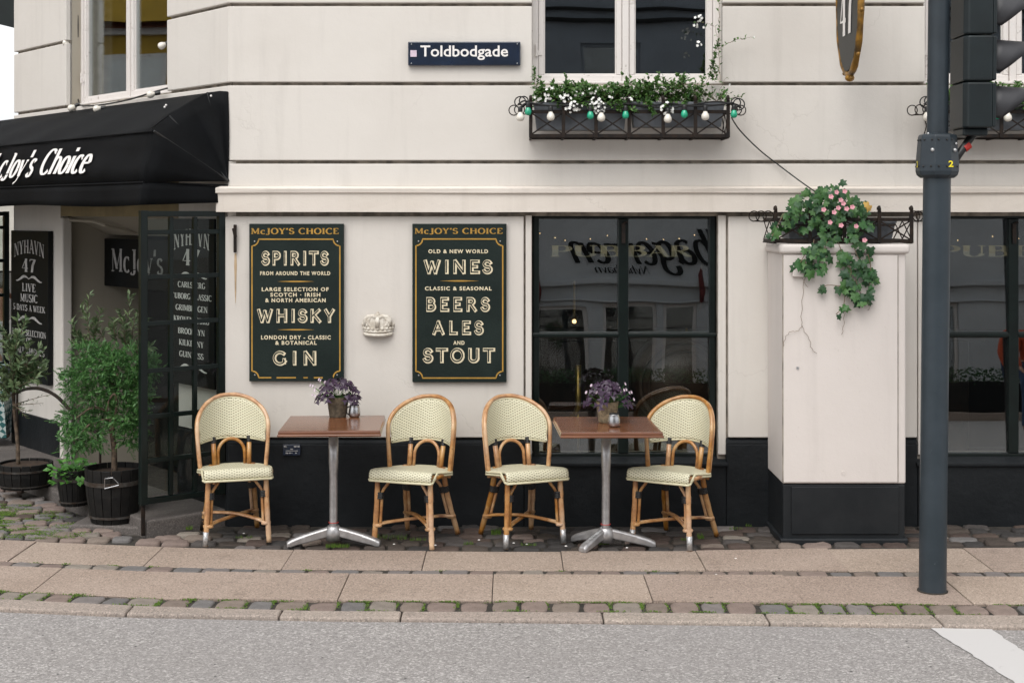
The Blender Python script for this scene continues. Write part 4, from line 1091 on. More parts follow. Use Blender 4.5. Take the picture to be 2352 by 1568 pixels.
# crown relief
cr = empty('crown_relief', tuple(P(868, 771, 9.17)), 'white plaster crown relief fixed to the wall between the two boards', 'relief')
def cp(dx, dz, dy=0.0): return Vector((XF(868, 9.18)+dx*.9, 9.195-dy*.9, wz(771, 9.18)+dz*.92))
m = MB()
pts = [cp(.098*math.sin(R(a)), .018-.012*math.cos(R(a)), .052*math.cos(R(a))) for a in range(-90, 91, 15)]
m.tube(pts, .011, 8); m.tube([p+Vector((0,0,.022)) for p in pts], .008, 8); m.build('band', M_['plaster'], cr, smooth=True)
m = MB()
for a in range(-80, 81, 20): m.ball(cp(.102*math.sin(R(a)), .058-.008*math.cos(R(a)), .052*math.cos(R(a))), .0125, 8)
for a in (-85, -50, 0, 50, 85): m.ball(cp(.103*math.sin(R(a)), .078, .05*math.cos(R(a))), .014, 8, (1,1,1.2))
m.build('bead', M_['plaster'], cr, smooth=True)
m = MB()
for s_ in (-1, 1):
    m.tube(arcp(cp(.042*s_, .098, .035), .026, 0, 360, 16)[:-1], .0125, 8, closed=True)
    m.tube([cp(.085*s_, .075, .03), cp(.088*s_, .11, .03), cp(.07*s_, .133, .03), cp(.03*s_, .138, .04), cp(0, .128, .045)], .015, 8)
m.tube([cp(0, .06, .05), cp(0, .10, .052), cp(0, .13, .045)], .016, 8)
m.ball(cp(0, .145, .035), .017, 8); m.tube([cp(0, .15, .035), cp(0, .172, .035)], .006, 6); m.tube([cp(-.011, .163, .035), cp(.011, .163, .035)], .005, 6)
m.build('arches', M_['plaster'], cr, smooth=True)
m = MB()
for s_ in (-1, 1): m.ball(cp(.042*s_, .098, .02), .013, 8)
m.build('boss', M_['amber'], cr, smooth=True)
m = MB(); m.prism([(cp(-.09,0).x, 9.198), (cp(-.09,0).x, 9.17), (cp(-.04,0).x, 9.15), (cp(.04,0).x, 9.15), (cp(.09,0).x, 9.17), (cp(.09,0).x, 9.198)], cp(0,.02).z, cp(0,.135).z); m.build('backing', M_['plaster'], cr, bevel=.01)
# shutter hook and its rust streak
hk = empty('shutter_hook', tuple(P(541, 580, 9.17)), 'rusty iron shutter hook on the wall right of the glass screen', 'hook')
m = MB(); m.box(XF(538), XF(544), 9.17, 9.197, wz(580, 9.17), wz(516, 9.17)); m.bar(P(536, 524, 9.16), P(541, 545, 9.165), .02, .012); m.build('plate', M_['iron'], hk, bevel=.003)
m = MB(); zz = [wz(Y, 9.199) for Y in (582, 610, 640, 670, 696)]; ww = [.006, .009, .006, .005, .001]; vs = []
for z, q_ in zip(zz, ww): vs += [(XF(541)-q_, 9.1985, z), (XF(541)+q_, 9.1985, z)]
m.add(vs, [(2*i, 2*i+2, 2*i+3, 2*i+1) for i in range(4)]); m.build('rust_streak', M_['rust_stain'], hk)
pl = empty('wall_plaque', tuple(P(670, 1045, 9.17)), 'small navy utility plaque on the black plinth beside the left table', 'plaque')
m = MB(); m.box(XF(650, 9.17), XF(690, 9.17), 9.165, 9.187, wz(1045, 9.17), wz(1020, 9.17)); m.build('plate', M_['navy'], pl, bevel=.002)
m = MB()
for (xa, xb, Y, t_) in ((652, 658, 1025, .008), (675, 681, 1025, .008), (683, 688, 1025, .008), (667, 673, 1031, .007), (656, 684, 1035, .003), (656, 662, 1040, .008), (664, 668, 1040, .008), (670, 671, 1040, .008), (678, 681, 1040, .006)):
    m.box(XF(xa, 9.163), XF(xb, 9.163), 9.1625, 9.1645, wz(Y, 9.163)-t_/2, wz(Y, 9.163)+t_/2)
m.build('marking', M_['grey_letter'], pl)

# ---------------------------------------------------------------- rattan chairs
def yb_(x, z): return .200 - .155*(abs(x)/.215)**2.1 + .17*(z-.43)
def make_chair():
    root = empty('rattan_chair')
    cane = M_['cane']
    # seat
    m = MB(); nu, nv = 18, 12; vs, uvs = [], []
    rows = []
    for i in range(nu+1):
        u = -1 + 2*i/nu
        yk = .045 + .150*math.sqrt(max(0, 1-(u*u)*.985)); col = []
        L = 0; last = None
        for j in range(nv+1):
            f = j/nv; y = yk + (-.185-yk)*f
            hw = .212 - .012*max(0, (-y)/.2)
            z = .456 - .034*(1-f) + .004*(1-u*u) - .004*math.sin(f*math.pi)*(1-u*u)
            col.append((u*hw, y, z))
        hw = .200
        for (y, z) in ((-.205, .4555), (-.219, .446), (-.226, .430), (-.227, .412), (-.222, .396)): col.append((u*(hw+.003), y, z + (.004*(1-u*u) if z > .45 else 0)))
        rows.append(col)
    n2 = len(rows[0])
    for col in rows:
        L = 0; v0 = col[0][1]; acc = col[0][1]; prev = col[0]
        for p in col:
            acc -= math.dist(p[1:], prev[1:]); prev = p
            vs.append(p); uvs.append((p[0], acc))
    m.add(vs, [(i*n2+j, i*n2+j+1, (i+1)*n2+j+1, (i+1)*n2+j) for i in range(nu) for j in range(n2-1)], uvs)
    seat = m.build('seat', M_['weave'], root, smooth=True); sm_ = seat.modifiers.new('thick', 'SOLIDIFY'); sm_.thickness = .007; sm_.offset = -1
    # cream piping round the seat
    e = [rows[0][nv-1-j] for j in range(nv)] ; back = [rows[i][0] for i in range(nu+1)]; right = [rows[nu][j] for j in range(nv)]
    loop = [Vector(p)+Vector((0,0,-.004)) for p in ([rows[0][j] for j in range(nv-2, 0, -1)] + back + [rows[nu][j] for j in range(1, nv-1)])]
    def outw(pts, k, dz): return [Vector((p.x*(1+k), p.y*(1+k*.6), p.z+dz)) for p in pts]
    m = MB(); m.tube([Vector((-.205,-.20,.408))]+outw(loop, .02, 0)+[Vector((.205,-.20,.408))], .0065, 6); m.tube([Vector((-.203,-.20,.398))]+outw(loop, .025, -.014)+[Vector((.203,-.20,.398))], .0065, 6)
    m.tube([(-.205,-.195,.404), (-.207,-.215,.398), (-.200,-.226,.394), (0,-.228,.393), (.200,-.226,.394), (.207,-.215,.398), (.205,-.195,.404)], .007, 6)
    m.build('piping', M_['cream_trim'], seat, smooth=True)
    m = MB(); m.tube(smooth_path([(-.175,-.19,.425),(.175,-.19,.425),(.195,0,.415),(.12,.16,.402),(0,.182,.400),(-.12,.16,.402),(-.195,0,.415),(-.175,-.19,.425)], 4)[:-1], .014, 8, closed=True); m.build('seat_frame', cane, root, smooth=True)
    # legs
    FL = {}
    for sx in (-1, 1):
        for nm, top, mid, bot in (('f', (.172*sx,-.165,.425), (.178*sx,-.172,.22), (.190*sx,-.182,0)), ('r', (.128*sx,.135,.43), (.142*sx,.175,.25), (.172*sx,.270,0))):
            pts = smooth_path([top, mid, bot], 6); m = MB()
            rr = [.0165 + .0012*math.sin(i*2.1) for i in range(len(pts))]; m.tube(pts, rr, 10); lg = m.build('leg', cane, root, smooth=True)
            FL[(nm, sx)] = (Vector(top), Vector(mid), Vector(bot), lg)
            def at(z): 
                for i in range(len(pts)-1):
                    if pts[i].z >= z >= pts[i+1].z: return pts[i].lerp(pts[i+1], (pts[i].z-z)/(pts[i].z-pts[i+1].z))
                return pts[-1]
            inn = Vector((-sx*.026, .014 if nm == 'f' else -.014, 0))
            m = MB(); up = Vector((-sx*.085, .03 if nm == 'f' else -.03, 0))
            br = smooth_path([at(.42)+up, at(.37)+up*.72, at(.32)+inn*1.1, at(.28)+inn, at(.12)+inn], 5); m.tube(br, .0095, 7); m.build('brace', cane, root, smooth=True)
            br2 = Vector((inn.x*.15, inn.y*2.2, 0))
            m = MB()
            c_ = at(.295)+inn*.45; T = (at(.32)-at(.27)).normalized()
            rot = T.to_track_quat('Z', 'Y').to_matrix()
            prof = []
            for k_ in range(9): prof.append((1.0 if k_ % 2 else .93, -.02+.04*k_/8))
            S = rot @ Matrix.Rotation(math.atan2(inn.y, inn.x), 3, 'Z') @ Matrix.Diagonal((.032, .021, 1)); m.lathe(prof, c_, 12, S); m.build('binding', M_['wrap'], root)
            for k_ in (0,):
                m = MB(); c2_ = at(.115)+inn*.4; S2 = rot @ Matrix.Rotation(math.atan2(inn.y, inn.x), 3, 'Z') @ Matrix.Diagonal((.031, .0235, 1)); m.lathe([(.9,-.008),(1,-.004),(1,.004),(.9,.008)], c2_, 12, S2); m.build('lower_binding', cane, root, smooth=True)
    # crossed stretchers, doubled canes
    def legat(k_, z):
        t, mi, b, _ = FL[k_]; return t.lerp(b, (t.z-z)/(t.z-b.z)) if k_[0] == 'f' else mi.lerp(b, (mi.z-z)/(mi.z-b.z))
    for (p, q_, dz) in ((('f',-1), ('r',1), 0.0), (('f',1), ('r',-1), .016)):
        for off in (-.010, .010):
            a, b = legat(p, .118), legat(q_, .118); c = (a+b)/2 + Vector((0, -.01, .012+dz)); s_ = (b-a).cross(Vector((0,0,1))).normalized()*off
            m = MB(); m.tube(smooth_path([a+s_*1.7, a.lerp(c,.35)+s_*.9+Vector((0,0,.004)), c+s_*.9, b.lerp(c,.35)+s_*.9+Vector((0,0,.004)), b+s_*1.7], 5), .0085, 7); m.build('stretcher', cane, root, smooth=True)
    # back: outer arch
    def archp(hw, top, z0, n=26, dy=0.0):
        pts = []
        for i in range(5):
            f = i/5; z = z0 + (.665-z0)*f; x = -(hw-.022*max(0,1-f)**1.3); pts.append(Vector((x, yb_(x, z)+dy, z)))
        for i in range(n+1):
            a = math.pi - math.pi*i/n; x = hw*math.copysign(abs(math.cos(a))**.90, math.cos(a)); z = .665 + (top-.665)*max(0, math.sin(a))**.86; pts.append(Vector((x, yb_(x, z)+dy, z)))
        for i in range(4, -1, -1):
            f = i/5; z = z0 + (.665-z0)*f; x = (hw-.022*max(0,1-f)**1.3); pts.append(Vector((x, yb_(x, z)+dy, z)))
        return pts
    m = MB(); ap = archp(.219, .850, .385); m.tube(ap, [.0128+.0008*math.sin(i*1.7) for i in range(len(ap))], 10); m.build('back_frame', cane, root, smooth=True)
    m = MB(); m.tube(archp(.223, .843, .40, dy=.024), .010, 8); m.build('outer_frame', cane, root, smooth=True)
    m = MB(); inner = [p for p in archp(.204, .833, .45, dy=-.006) if p.z > .585]; m.tube(inner, .0052, 6)
    bt = [Vector((x, yb_(x, .583)-.004, .575 + .012*(1-(x/.2)**2))) for x in [(-.198+.396*i/14) for i in range(15)]]; m.tube(bt, .0065, 6); m.build('back_piping', M_['cream_trim'], root, smooth=True)
    # woven back panel
    m = MB(); nu, nv = 22, 14; vs, uvs = [], []
    for i in range(nu+1):
        u = math.sin((-1+2*i/nu)*math.pi/2); x = u*.204
        zt__ = .665 + (.831-.665)*max(0, 1-abs(u)**2.25)**.44; zb__ = .577 + .012*(1-u*u)
        for j in range(nv+1):
            z = zb__ + (zt__-zb__)*j/nv; s_ = x*(1+.25*abs(u)**2)
            vs.append((x, yb_(x, z), z)); uvs.append((s_, z*1.02))
    m.add(vs, [(i*(nv+1)+j, (i+1)*(nv+1)+j, (i+1)*(nv+1)+j+1, i*(nv+1)+j+1) for i in range(nu) for j in range(nv)], uvs)
    bp = m.build('back_panel', M_['weave'], root, smooth=True); s2 = bp.modifiers.new('thick', 'SOLIDIFY'); s2.thickness = .008; s2.offset = 1
    # uprights and small arch
    for sx in (-1, 1):
        x = .112*sx; m = MB(); m.tube([(x*.94, yb_(x, .40)-.012, .40), (x, yb_(x, .60)+.002, .595)], [.0155, .0150], 10); up_ = m.build('upright', cane, root, smooth=True)
        m = MB(); z0, z1 = .545, .583
        p0 = Vector((x*.94, yb_(x, .40)-.012, .40)); p1 = Vector((x, yb_(x, .60)+.002, .595))
        prof = [(1.0 if k_ % 2 else .93, k_) for k_ in range(9)]
        pts = [p0.lerp(p1, .80+.20*k_/8) for k_ in range(9)]; m.tube(pts, [.0175 if k_ % 2 else .0163 for k_ in range(9)], 10); m.build('binding', M_['wrap'], up_)
        x = .201*sx; m = MB(); pts = [Vector((x, yb_(x, z)+.008, z)) for z in (.50, .52, .54, .565)]; m.tube(pts, [.0185, .018, .0185, .018], 8)
        m.build('side_binding', M_['wrap'], root) if False else None
    m = MB(); m.tube([Vector((-.083, yb_(.083,.42)-.016, .405))] + [Vector((.083*math.cos(math.pi-math.pi*i/14), yb_(.083*math.cos(math.pi*i/14), .51)-.012, .495+.086*math.sin(math.pi*i/14))) for i in range(15)] + [Vector((.083, yb_(.083,.42)-.016, .405))], .0105, 8); m.build('small_arch', cane, root, smooth=True)
    return root, FL
chair, FLEG = make_chair()
tag(chair, group='rattan bistro chairs along the wall')
specs = [((545.5, 1250.5), 17, 'cream woven rattan chair left of the left table, beside the glass screen', [('f',-1),('r',-1)]),
         ((925, 1257), -20, 'cream woven rattan chair directly right of the left table with all cane feet', []),
         ((1229, 1255), 23, 'cream woven rattan chair directly left of the right table, facing it', [('f',-1),('f',1)]),
         ((1517, 1257), -31, 'cream woven rattan chair at the far right, between right table and white cabinet', [('f',-1),('f',1)])]
chairs = [chair] + [copy_tree(chair) for _ in range(3)]
for c, ((X, Y), th, lab, fer) in zip(chairs, specs):
    g = G(X, Y); a = R(th); off = Matrix.Rotation(a, 3, 'Z') @ Vector((0, .182, 0))
    # ferrules are built in the chair's own frame
    for k_ in fer:
        t, mi, b, _ = FLEG[k_]; src = mi if k_[0] == 'r' else t
        p = b.lerp(src, .085/ (src.z-b.z)); m = MB(); m.tube([b + Vector((0,0,.001)), p], [.0165, .0185], 12)
        me = m.mesh('ferrule', M_['ferrule'] if k_[0] == 'f' else M_['iron'], True); o = link('ferrule', me, c)
    c.location = g + off; c.location.z = .004; c.rotation_euler = (0, 0, a); c['label'] = lab; c['category'] = 'chair'

# ---------------------------------------------------------------- tables
def make_table(arms):
    root = empty('pedestal_table')
    m = MB(); s_ = .298; m.box(-s_, s_, -s_-.02, s_+.02, .703, .735); tp = m.build('tabletop', M_['tabletop'], root, bevel=.010, seg=3)
    m = MB(); s2 = .302; m.box(-s2, s2, -s2-.02, s2+.02, .700, .714); m.build('edge_moulding', M_['tabletop'], tp, bevel=.005, seg=2)
    m = MB(); m.lathe([(.030,.10),(.0245,.13),(.025,.42),(.029,.50),(.0285,.698)], (0,0,0), 24); m.build('column', M_['alu'], root, smooth=True)
    m = MB(); m.lathe([(.16,.692),(.16,.6995)], (0,0,0), 20); m.build('mounting_plate', M_['alu'], root)
    m = MB(); m.lathe([(.047,.03),(.050,.07),(.046,.095),(.038,.112),(.033,.116)], (0,0,0), 24); m.build('hub', M_['alu'], root, smooth=True)
    m = MB(); m.tube(arcp((0,0,.135), .0285, 0, 360, 24, 'xy')[:-1], .0022, 6, closed=True); m.build('red_band', M_['red_tape'], root)
    for a, LEN in arms:
        a = R(a); d = Vector((math.cos(a), math.sin(a), 0)); s = Vector((-d.y, d.x, 0)); m = MB(); vs = []; K = 10
        for i in range(K+1):
            f = i/K; r = .02 + LEN*f; top = .076*(1-f)**.75 + .036 - .004*f; bot = .055*(1-f)**1.1*(1 if f < .9 else .3) ; w_ = .020 + .009*f if f < .96 else .027
            for (k_, z) in ((-w_, bot), (-w_*1.0, top-.012), (-w_*.62, top), (w_*.62, top), (w_, top-.012), (w_, bot)): vs.append(d*r + s*k_ + Vector((0,0,z)))
        n6 = 6; fs = [(i*n6+k_, (i+1)*n6+k_, (i+1)*n6+(k_+1) % n6, i*n6+(k_+1) % n6) for i in range(K) for k_ in range(n6)] + [tuple(range(n6)), tuple(reversed(range(K*n6, K*n6+n6)))]
        m.add(vs, fs); m.build('foot', M_['alu'], root, bevel=.006, seg=2)
        m = MB(); m.lathe([(.018,0),(.018,.012)], d*LEN, 12); m.build('glide', M_['plastic'], root)
    return root
t1 = make_table([(-10,.27), (190,.26), (90,.20)]); t2 = make_table([(-2,.28), (224,.20), (140,.22)])
t1.location = (XF(766, 8.60), 8.60, .002); t1.rotation_euler = (0, 0, R(2.6)); tag(t1, 'wooden topped pedestal table between the two left chairs', 'table', 'pedestal tables')
t2.location = (XF(1391, 8.56), 8.56, .000); t2.rotation_euler = (0, R(.3), R(2.5)); tag(t2, 'wooden topped pedestal table in front of the pub window', 'table', 'pedestal tables')
def pourer(X, Y, lab):
    z = .738; d = gd(Y, z); c = Vector((wx(X, d), d, z)); root = empty('sugar_pot', tuple(c), lab, 'pot', 'steel pots on the tables')
    m = MB(); m.lathe([(.029,0),(.036,.012),(.037,.03),(.033,.055),(.029,.070),(.0295,.072)], c, 24); m.build('body', M_['steel'], root, smooth=True)
    m = MB(); m.lathe([(.0285,.071),(.0285,.077),(.02,.080)], c, 24); m.build('lid', M_['plastic'], root, smooth=True)
    m = MB(); h = c + Vector((.034,0,.055)) if X > 1000 else c + Vector((-.034,0,.04)); 
    if X > 1000: m.tube([c+Vector((.022,0,.075)), c+Vector((.028,0,.092))], .004, 6)
    else: m.tube([c+Vector((-.030,0,.066)), c+Vector((-.047,0,.055)), c+Vector((-.048,0,.025)), c+Vector((-.035,0,.012))], .0045, 6)
    m.build('handle', M_['plastic'], root)
pourer(814, 957, 'steel pot with black handle on the left table, right of the purple plant'); pourer(1410, 979, 'steel pot on the right table in front of the purple plant')

# ---------------------------------------------------------------- utility cabinet
cx0, cx1, cy0, cy1 = 1.652, XF(2081, 8.69), 8.69, 9.19
cab = empty('utility_cabinet', ((cx0+cx1)/2, (cy0+cy1)/2, 0), 'tall cream utility cabinet with a black base against the wall', 'cabinet')
m = MB(); m.box(cx0, cx1, cy0, cy1, .352, 1.76); m.build('body', M_['cab'], cab, bevel=.012, seg=3)
m = MB(); m.box(cx0-.022, cx1+.022, cy0-.025, cy1, 1.755, 1.815); m.build('cap', M_['cab'], cab, bevel=.022, seg=4)
dx0, dx1 = XF(1800, 8.68), XF(2062, 8.68)
m = MB(); m.box(dx0, dx1, cy0-.010, cy0+.01, .362, 1.748); dor = m.build('door', M_['cab'], cab, bevel=.003)
m = MB(); m.box(dx0-.006, dx0, cy0-.003, cy0+.002, .362, 1.748); m.box(dx1, dx1+.006, cy0-.003, cy0+.002, .362, 1.748); m.build('door_gap', M_['groove'], cab)
m = MB(); m.lathe([(.009,0),(.009,.004),(.005,.004),(.005,.001)], P(1832, 845, cy0-.011), 14, Matrix.Rotation(R(90), 3, 'X')); m.build('lock', M_['bolt'], dor)
m = MB(); m.box(cx0+.004, cx1-.004, cy0+.004, cy1, -.04, .350); bs = m.build('base', M_['base'], cab, bevel=.012, seg=3)
m = MB(); m.box(cx0+.055, cx1-.045, cy0-.006, cy0+.01, .045, .335); m.build('base_panel', M_['base'], cab, bevel=.004)
m = MB(); m.box(cx0-.015, cx1+.012, cy0-.012, cy1, -.05, .020); m.build('foot', M_['base'], cab, bevel=.01)
m = MB(); m.lathe([(.013,0),(.013,.003)], P(2062, 1108, 8.68) + Vector((-.33,0,.06)), 18, Matrix.Rotation(R(90), 3, 'X')); m.build('blanking_disc', M_['cab'], cab)
jb_ = empty('junction_box', tuple(P(1834, 637, cy0-.012)), 'small white junction box on the upper left of the utility cabinet', 'box')
m = MB(); m.box(XF(1821, 8.66), XF(1847, 8.66), cy0-.035, cy0-.0105, wz(636, 8.66), wz(610, 8.66)); m.build('housing', M_['cab'], jb_, bevel=.005)

# ---------------------------------------------------------------- iron flower baskets
def ring(mb, c, r, t=.004, n=18, M=None): mb.tube(arcp(c, r, 0, 360, n)[:-1], t, 6, closed=True)
def basket(xs, y0, y1, zb, zt_, ztop, label, grp, scroll):
    root = empty('iron_flower_basket', ((xs[0]+xs[-1])/2, y1, zb), label, 'flower basket', grp); ir = M_['iron']
    xa, xb = xs[0], xs[-1]
    for z in (zb, zt_):
        m = MB(); m.box(xa, xb, y0-.004, y0+.006, z-.011, z+.011); m.build('front_rail', ir, root, bevel=.002)
        for x in (xa, xb): m = MB(); m.box(x-.004, x+.006, y0+.006, y1, z-.010, z+.010); m.build('side_rail', ir, root)
    m = MB(); m.box(xa, xb, y1-.006, y1, zb-.01, zb+.01); m.box(xa, xb, (y0+y1)/2-.01, (y0+y1)/2+.01, zb-.009, zb-.003); m.build('bottom_rail', ir, root)
    for i, x in enumerate(xs):
        m = MB(); m.box(x-.011, x+.011, y0-.013, y0-.0045, zb-.012, ztop-.012); m.tube([(x, y0-.009, ztop-.012), (x, y0-.012, ztop), (x, y0-.002, ztop+.012), (x, y0+.014, ztop+.006), (x, y0+.014, ztop-.008)], .010, 6)
        m.build('upright', ir, root)
        m = MB(); m.box(x-.008, x+.008, y0, y1, zb-.016, zb-.0105); m.build('bottom_bar', ir, root)
    for a, b in zip(xs[:-1], xs[1:]):
        for s_ in (0, 1):
            p, q_ = ((a+.01, zb+.012), (b-.01, zt_-.012)) if s_ else ((a+.01, zt_-.012), (b-.01, zb+.012))
            m = MB(); m.bar((p[0], y0-.001+.004*s_, p[1]), (q_[0], y0-.001+.004*s_, q_[1]), .009, .004, side=(0,1,0)); m.build('brace', ir, root)
    for x in (xa, xb):      # side lattice
        for s_ in (0, 1):
            for k_ in range(2):
                ya, yb2 = y0+(y1-y0)*k_/2, y0+(y1-y0)*(k_+1)/2
                m = MB(); m.bar((x+.001*s_, ya, zb+.01 if s_ else zt_-.01), (x+.001*s_, yb2, zt_-.01 if s_ else zb+.01), .008, .004, side=(1,0,0)); m.build('side_brace', ir, root)
    for sx, x in ((-1, xa), (1, xb)):
        m = MB(); 
        for k_ in range(3): ring(m, (x+sx*(.035+.035*k_), y0+.05+.05*k_, zt_+.02), .032, .0035)
        m.tube([(x, y0+.01, zt_-.01), (x+sx*.07, y0+.09, zt_-.012), (x+sx*.10, y0+.15, zt_-.01)], .004, 6)
        if scroll: m.build('scroll', ir, root)
    return root
bx = [wx(X, 8.93) for X in (1219, 1294, 1369, 1445, 1523, 1597, 1672)]
zB, zT, zTop = wz(312, 8.93), wz(257, 8.93), wz(226, 8.93)
DXW = win_up[1][0]-win_up[0][0]
basket(bx, 8.93, 9.195, zB, zT, zTop, 'black iron flower basket with crossed braces under the central upper window', 'iron flower baskets', True)
basket([x+DXW for x in bx], 8.93, 9.195, zB, zT, zTop, 'black iron flower basket behind the traffic light at the right edge', 'iron flower baskets', True)
bx3 = [wx(X, 8.72) for X in (1781, 1860, 1939, 2019, 2093)]
basket(bx3, 8.72, 9.12, 1.832, 1.965, 2.03, 'black iron flower basket standing on top of the utility cabinet', 'iron flower baskets', True)
def zbox(x0, x1, y0, y1, z0, z1, lab):
    root = empty('zinc_planter', ((x0+x1)/2, (y0+y1)/2, z0), lab, 'planter', 'zinc planter boxes'); m = MB(); t = .02
    vs = [(x0+t,y0+t,z0),(x1-t,y0+t,z0),(x1-t,y1-t,z0),(x0+t,y1-t,z0),(x0,y0,z1),(x1,y0,z1),(x1,y1,z1),(x0,y1,z1)]
    m.add(vs, [(0,3,2,1),(0,1,5,4),(1,2,6,5),(2,3,7,6),(3,0,4,7)]); m.build('box', M_['zinc'], root)
    m = MB(); m.box(x0-.004, x1+.004, y0-.006, y0+.002, z1-.012, z1+.004); m.build('rim', M_['zinc'], root, bevel=.002)
    m = MB(); m.box(x0+.004, x1-.004, y0+.004, y1-.004, z1-.03, z1-.015); m.build('soil', M_['soil'], root)
for k_, dx in enumerate((0, DXW)):
    w2 = ('central upper window', 'right upper window')[k_]
    zbox(wx(1226, 8.98)+dx, wx(1441, 8.98)+dx, 8.97, 9.15, wz(298, 8.98), wz(238, 8.98), f'grey zinc planter box in the left half of the basket under the {w2}')
    zbox(wx(1450, 8.98)+dx, wx(1664, 8.98)+dx, 8.97, 9.15, wz(291, 8.98), wz(236, 8.98), f'grey zinc planter box in the right half of the basket under the {w2}')
zbox(wx(1806, 8.8), wx(1940, 8.8), 8.77, 9.05, 1.845, 1.955, 'grey zinc planter box in the left half of the cabinet top basket')
zbox(wx(1960, 8.8), wx(2055, 8.8), 8.77, 9.05, 1.845, 1.955, 'grey zinc planter box in the right half of the cabinet top basket')

# ---------------------------------------------------------------- strings of bulbs
def bulb(root, p, col, s=1.0, tilt=(0,0,-1)):
    d = Vector(tilt).normalized(); rot = (-d).to_track_quat('Z', 'Y').to_matrix()
    m = MB(); m.lathe([(.013*s,.0),(.016*s,-.012*s),(.016*s,-.035*s),(.013*s,-.038*s)], p, 12, rot); so = m.build('socket', M_['plastic'], root, smooth=False)
    k_ = 1.0 if col == 'bulb_white' else .85
    m = MB(); prof = [(.012,-.036),(.016,-.046),(.024*k_,-.058),(.028*k_,-.072),(.026*k_,-.086),(.018*k_,-.096),(.006,-.100)]; m.lathe([(a*s, b*s*(1 if k_==1 else .9)) for a, b in prof], p, 16, rot); m.build('bulb', M_[col], so, smooth=True)
def lights_string(dx, label):
    root = empty('string_lights', tuple(P(1200, 240, 8.9)+Vector((dx,0,0))), label, 'string lights', 'bulb strings on the baskets')
    d = 8.895; off = Vector((dx, 0, 0))
    B = [(1195,271,'w',245),(1213,257,'g',238),(1265,270,'w',236),(1356,266,'g',240),(1381,272,'w',244),(1437,265,'g',241),(1534,275,'w',247),(1572,263,'g',240),(1620,269,'w',240),(1686,263,'g',238)]
    for X, Y, c, Yt in B: bulb(root, P(X, Y-26 if c == 'w' else Y-22, d)+off, 'bulb_white' if c == 'w' else 'bulb_green', .92)
    m = MB(); pts = [P(X, Y-24 + (4*math.sin(i*2)), d+.01)+off for i, (X, Y, c, Yt) in enumerate(B)]
    m.tube(smooth_path(pts, 6), .006, 6); m.build('cable', M_['plastic'], root)
    m = MB(); pts = [P(X, Y, d+.02)+off for X, Y in ((1190,240),(1205,232),(1230,240),(1262,232),(1300,238),(1345,234),(1400,244),(1440,238),(1480,246),(1530,238),(1580,242),(1640,234),(1690,240),(1700,250))]
    m.tube(smooth_path(pts, 6), .0055, 6)
    for (X, Y, r) in ((1195, 235, .035), (1203, 232, .028), (1690, 236, .03), (1697, 240, .036)): m.tube(arcp(P(X, Y, d+.03)+off, r, 0, 360, 16)[:-1], .004, 6, closed=True)
    m.build('cable', M_['plastic'], root)
lights_string(0, 'string of white and green bulbs along the central window basket')
lights_string(DXW, 'string of white and green bulbs along the right window basket')
cb = empty('power_cable', tuple(P(1682, 275, 9.0)), 'thin black cable running from the central basket down to the ivy', 'cable')
m = MB(); m.tube(smooth_path([P(1680, 270, 8.95), P(1700, 300, 9.1), P(1745, 345, 9.17), P(1800, 388, 9.17), P(1850, 425, 9.08), P(1880, 445, 8.95)], 6), .0045, 6); m.build('wire', M_['plastic'], cb)
sl = empty('string_lights', tuple(chP(178, 240, -.04)[0]), 'string of white bulbs round the corner window above the awning', 'string lights')
m = MB(); pts = [chP(X, Y, .10)[0] for X, Y in ((176,-60),(179,60),(177,150),(180,232))] + [chP(X, Y, -.03)[0] for X, Y in ((196,243),(240,240),(300,228),(345,214),(384,203))]
m.tube(smooth_path(pts, 5), .006, 6); m.build('cable', M_['plastic'], sl)
for X, Y, dp, dr_ in ((172, 97, .08, (-1,-.2,-.1)), (182, 239, .02, (-1,-.1,-.35)), (243, 247, -.04, (-1,0,-.1)), (368, 213, -.04, (-1,0,-.12)), (392, 96, .05, (-1,0,-.3))):
    bulb(sl, chP(X, Y, dp)[0], 'bulb_white', .95, (dr_[0]*.646, .763*-dr_[0]*0+dr_[1], dr_[2]))

# ---------------------------------------------------------------- oval hanging sign
ov = empty('hanging_sign', (2.078, 9.19, 3.28), 'oval hanging sign with gilt frame numbered 47, seen nearly edge on', 'sign')
yc, zc_, ry, rz = 8.75, 3.285, .285, .43
def ell(k_, x, n=40, dz=0): return [Vector((x, yc+ry*k_*math.cos(2*math.pi*i/n), zc_+rz*k_*math.sin(2*math.pi*i/n))) for i in range(n)]
m = MB(); m.tube(ell(1, 2.078), [.021 + .002*math.sin(i*1.9) for i in range(40)], 8, closed=True); m.build('frame', M_['gold_frame'], ov, smooth=True)
m = MB(); a_, b_ = ell(.95, 2.062), ell(.95, 2.094); m.add(a_+b_, [tuple(range(40)), tuple(reversed(range(40, 80)))] + [(i, 40+i, 40+(i+1) % 40, (i+1) % 40) for i in range(40)]); m.build('panel', M_['sign_dark'], ov)
m = MB(); text(m, serif('47', T=.24, t=.09, sp=.05), (2.058, yc+.17, 3.10), Vector((0,-1,0)), EZF, .34, .34, Vector((-1,0,0))); m.build('lettering', M_['white_letter'], ov)
m = MB(); m.ball((2.078, yc, 2.835), .03, 10, (1,1,.8)); m.tube([(2.078, yc-.07, 2.87), (2.078, yc-.02, 2.838), (2.078, yc+.02, 2.838), (2.078, yc+.07, 2.87)], .016, 6)
for i in range(5, 40, 4): p = ell(1.07, 2.078)[i]; m.ball(p, .014, 6, (1,1,1))
m.build('ornament', M_['gold_frame'], ov, smooth=True)
m = MB(); m.tube([(2.078, 9.195, 3.86), (2.078, 8.40, 3.86)], .014, 8); m.tube([(2.078, 9.195, 3.55), (2.078, 9.0, 3.84)], .008, 6)
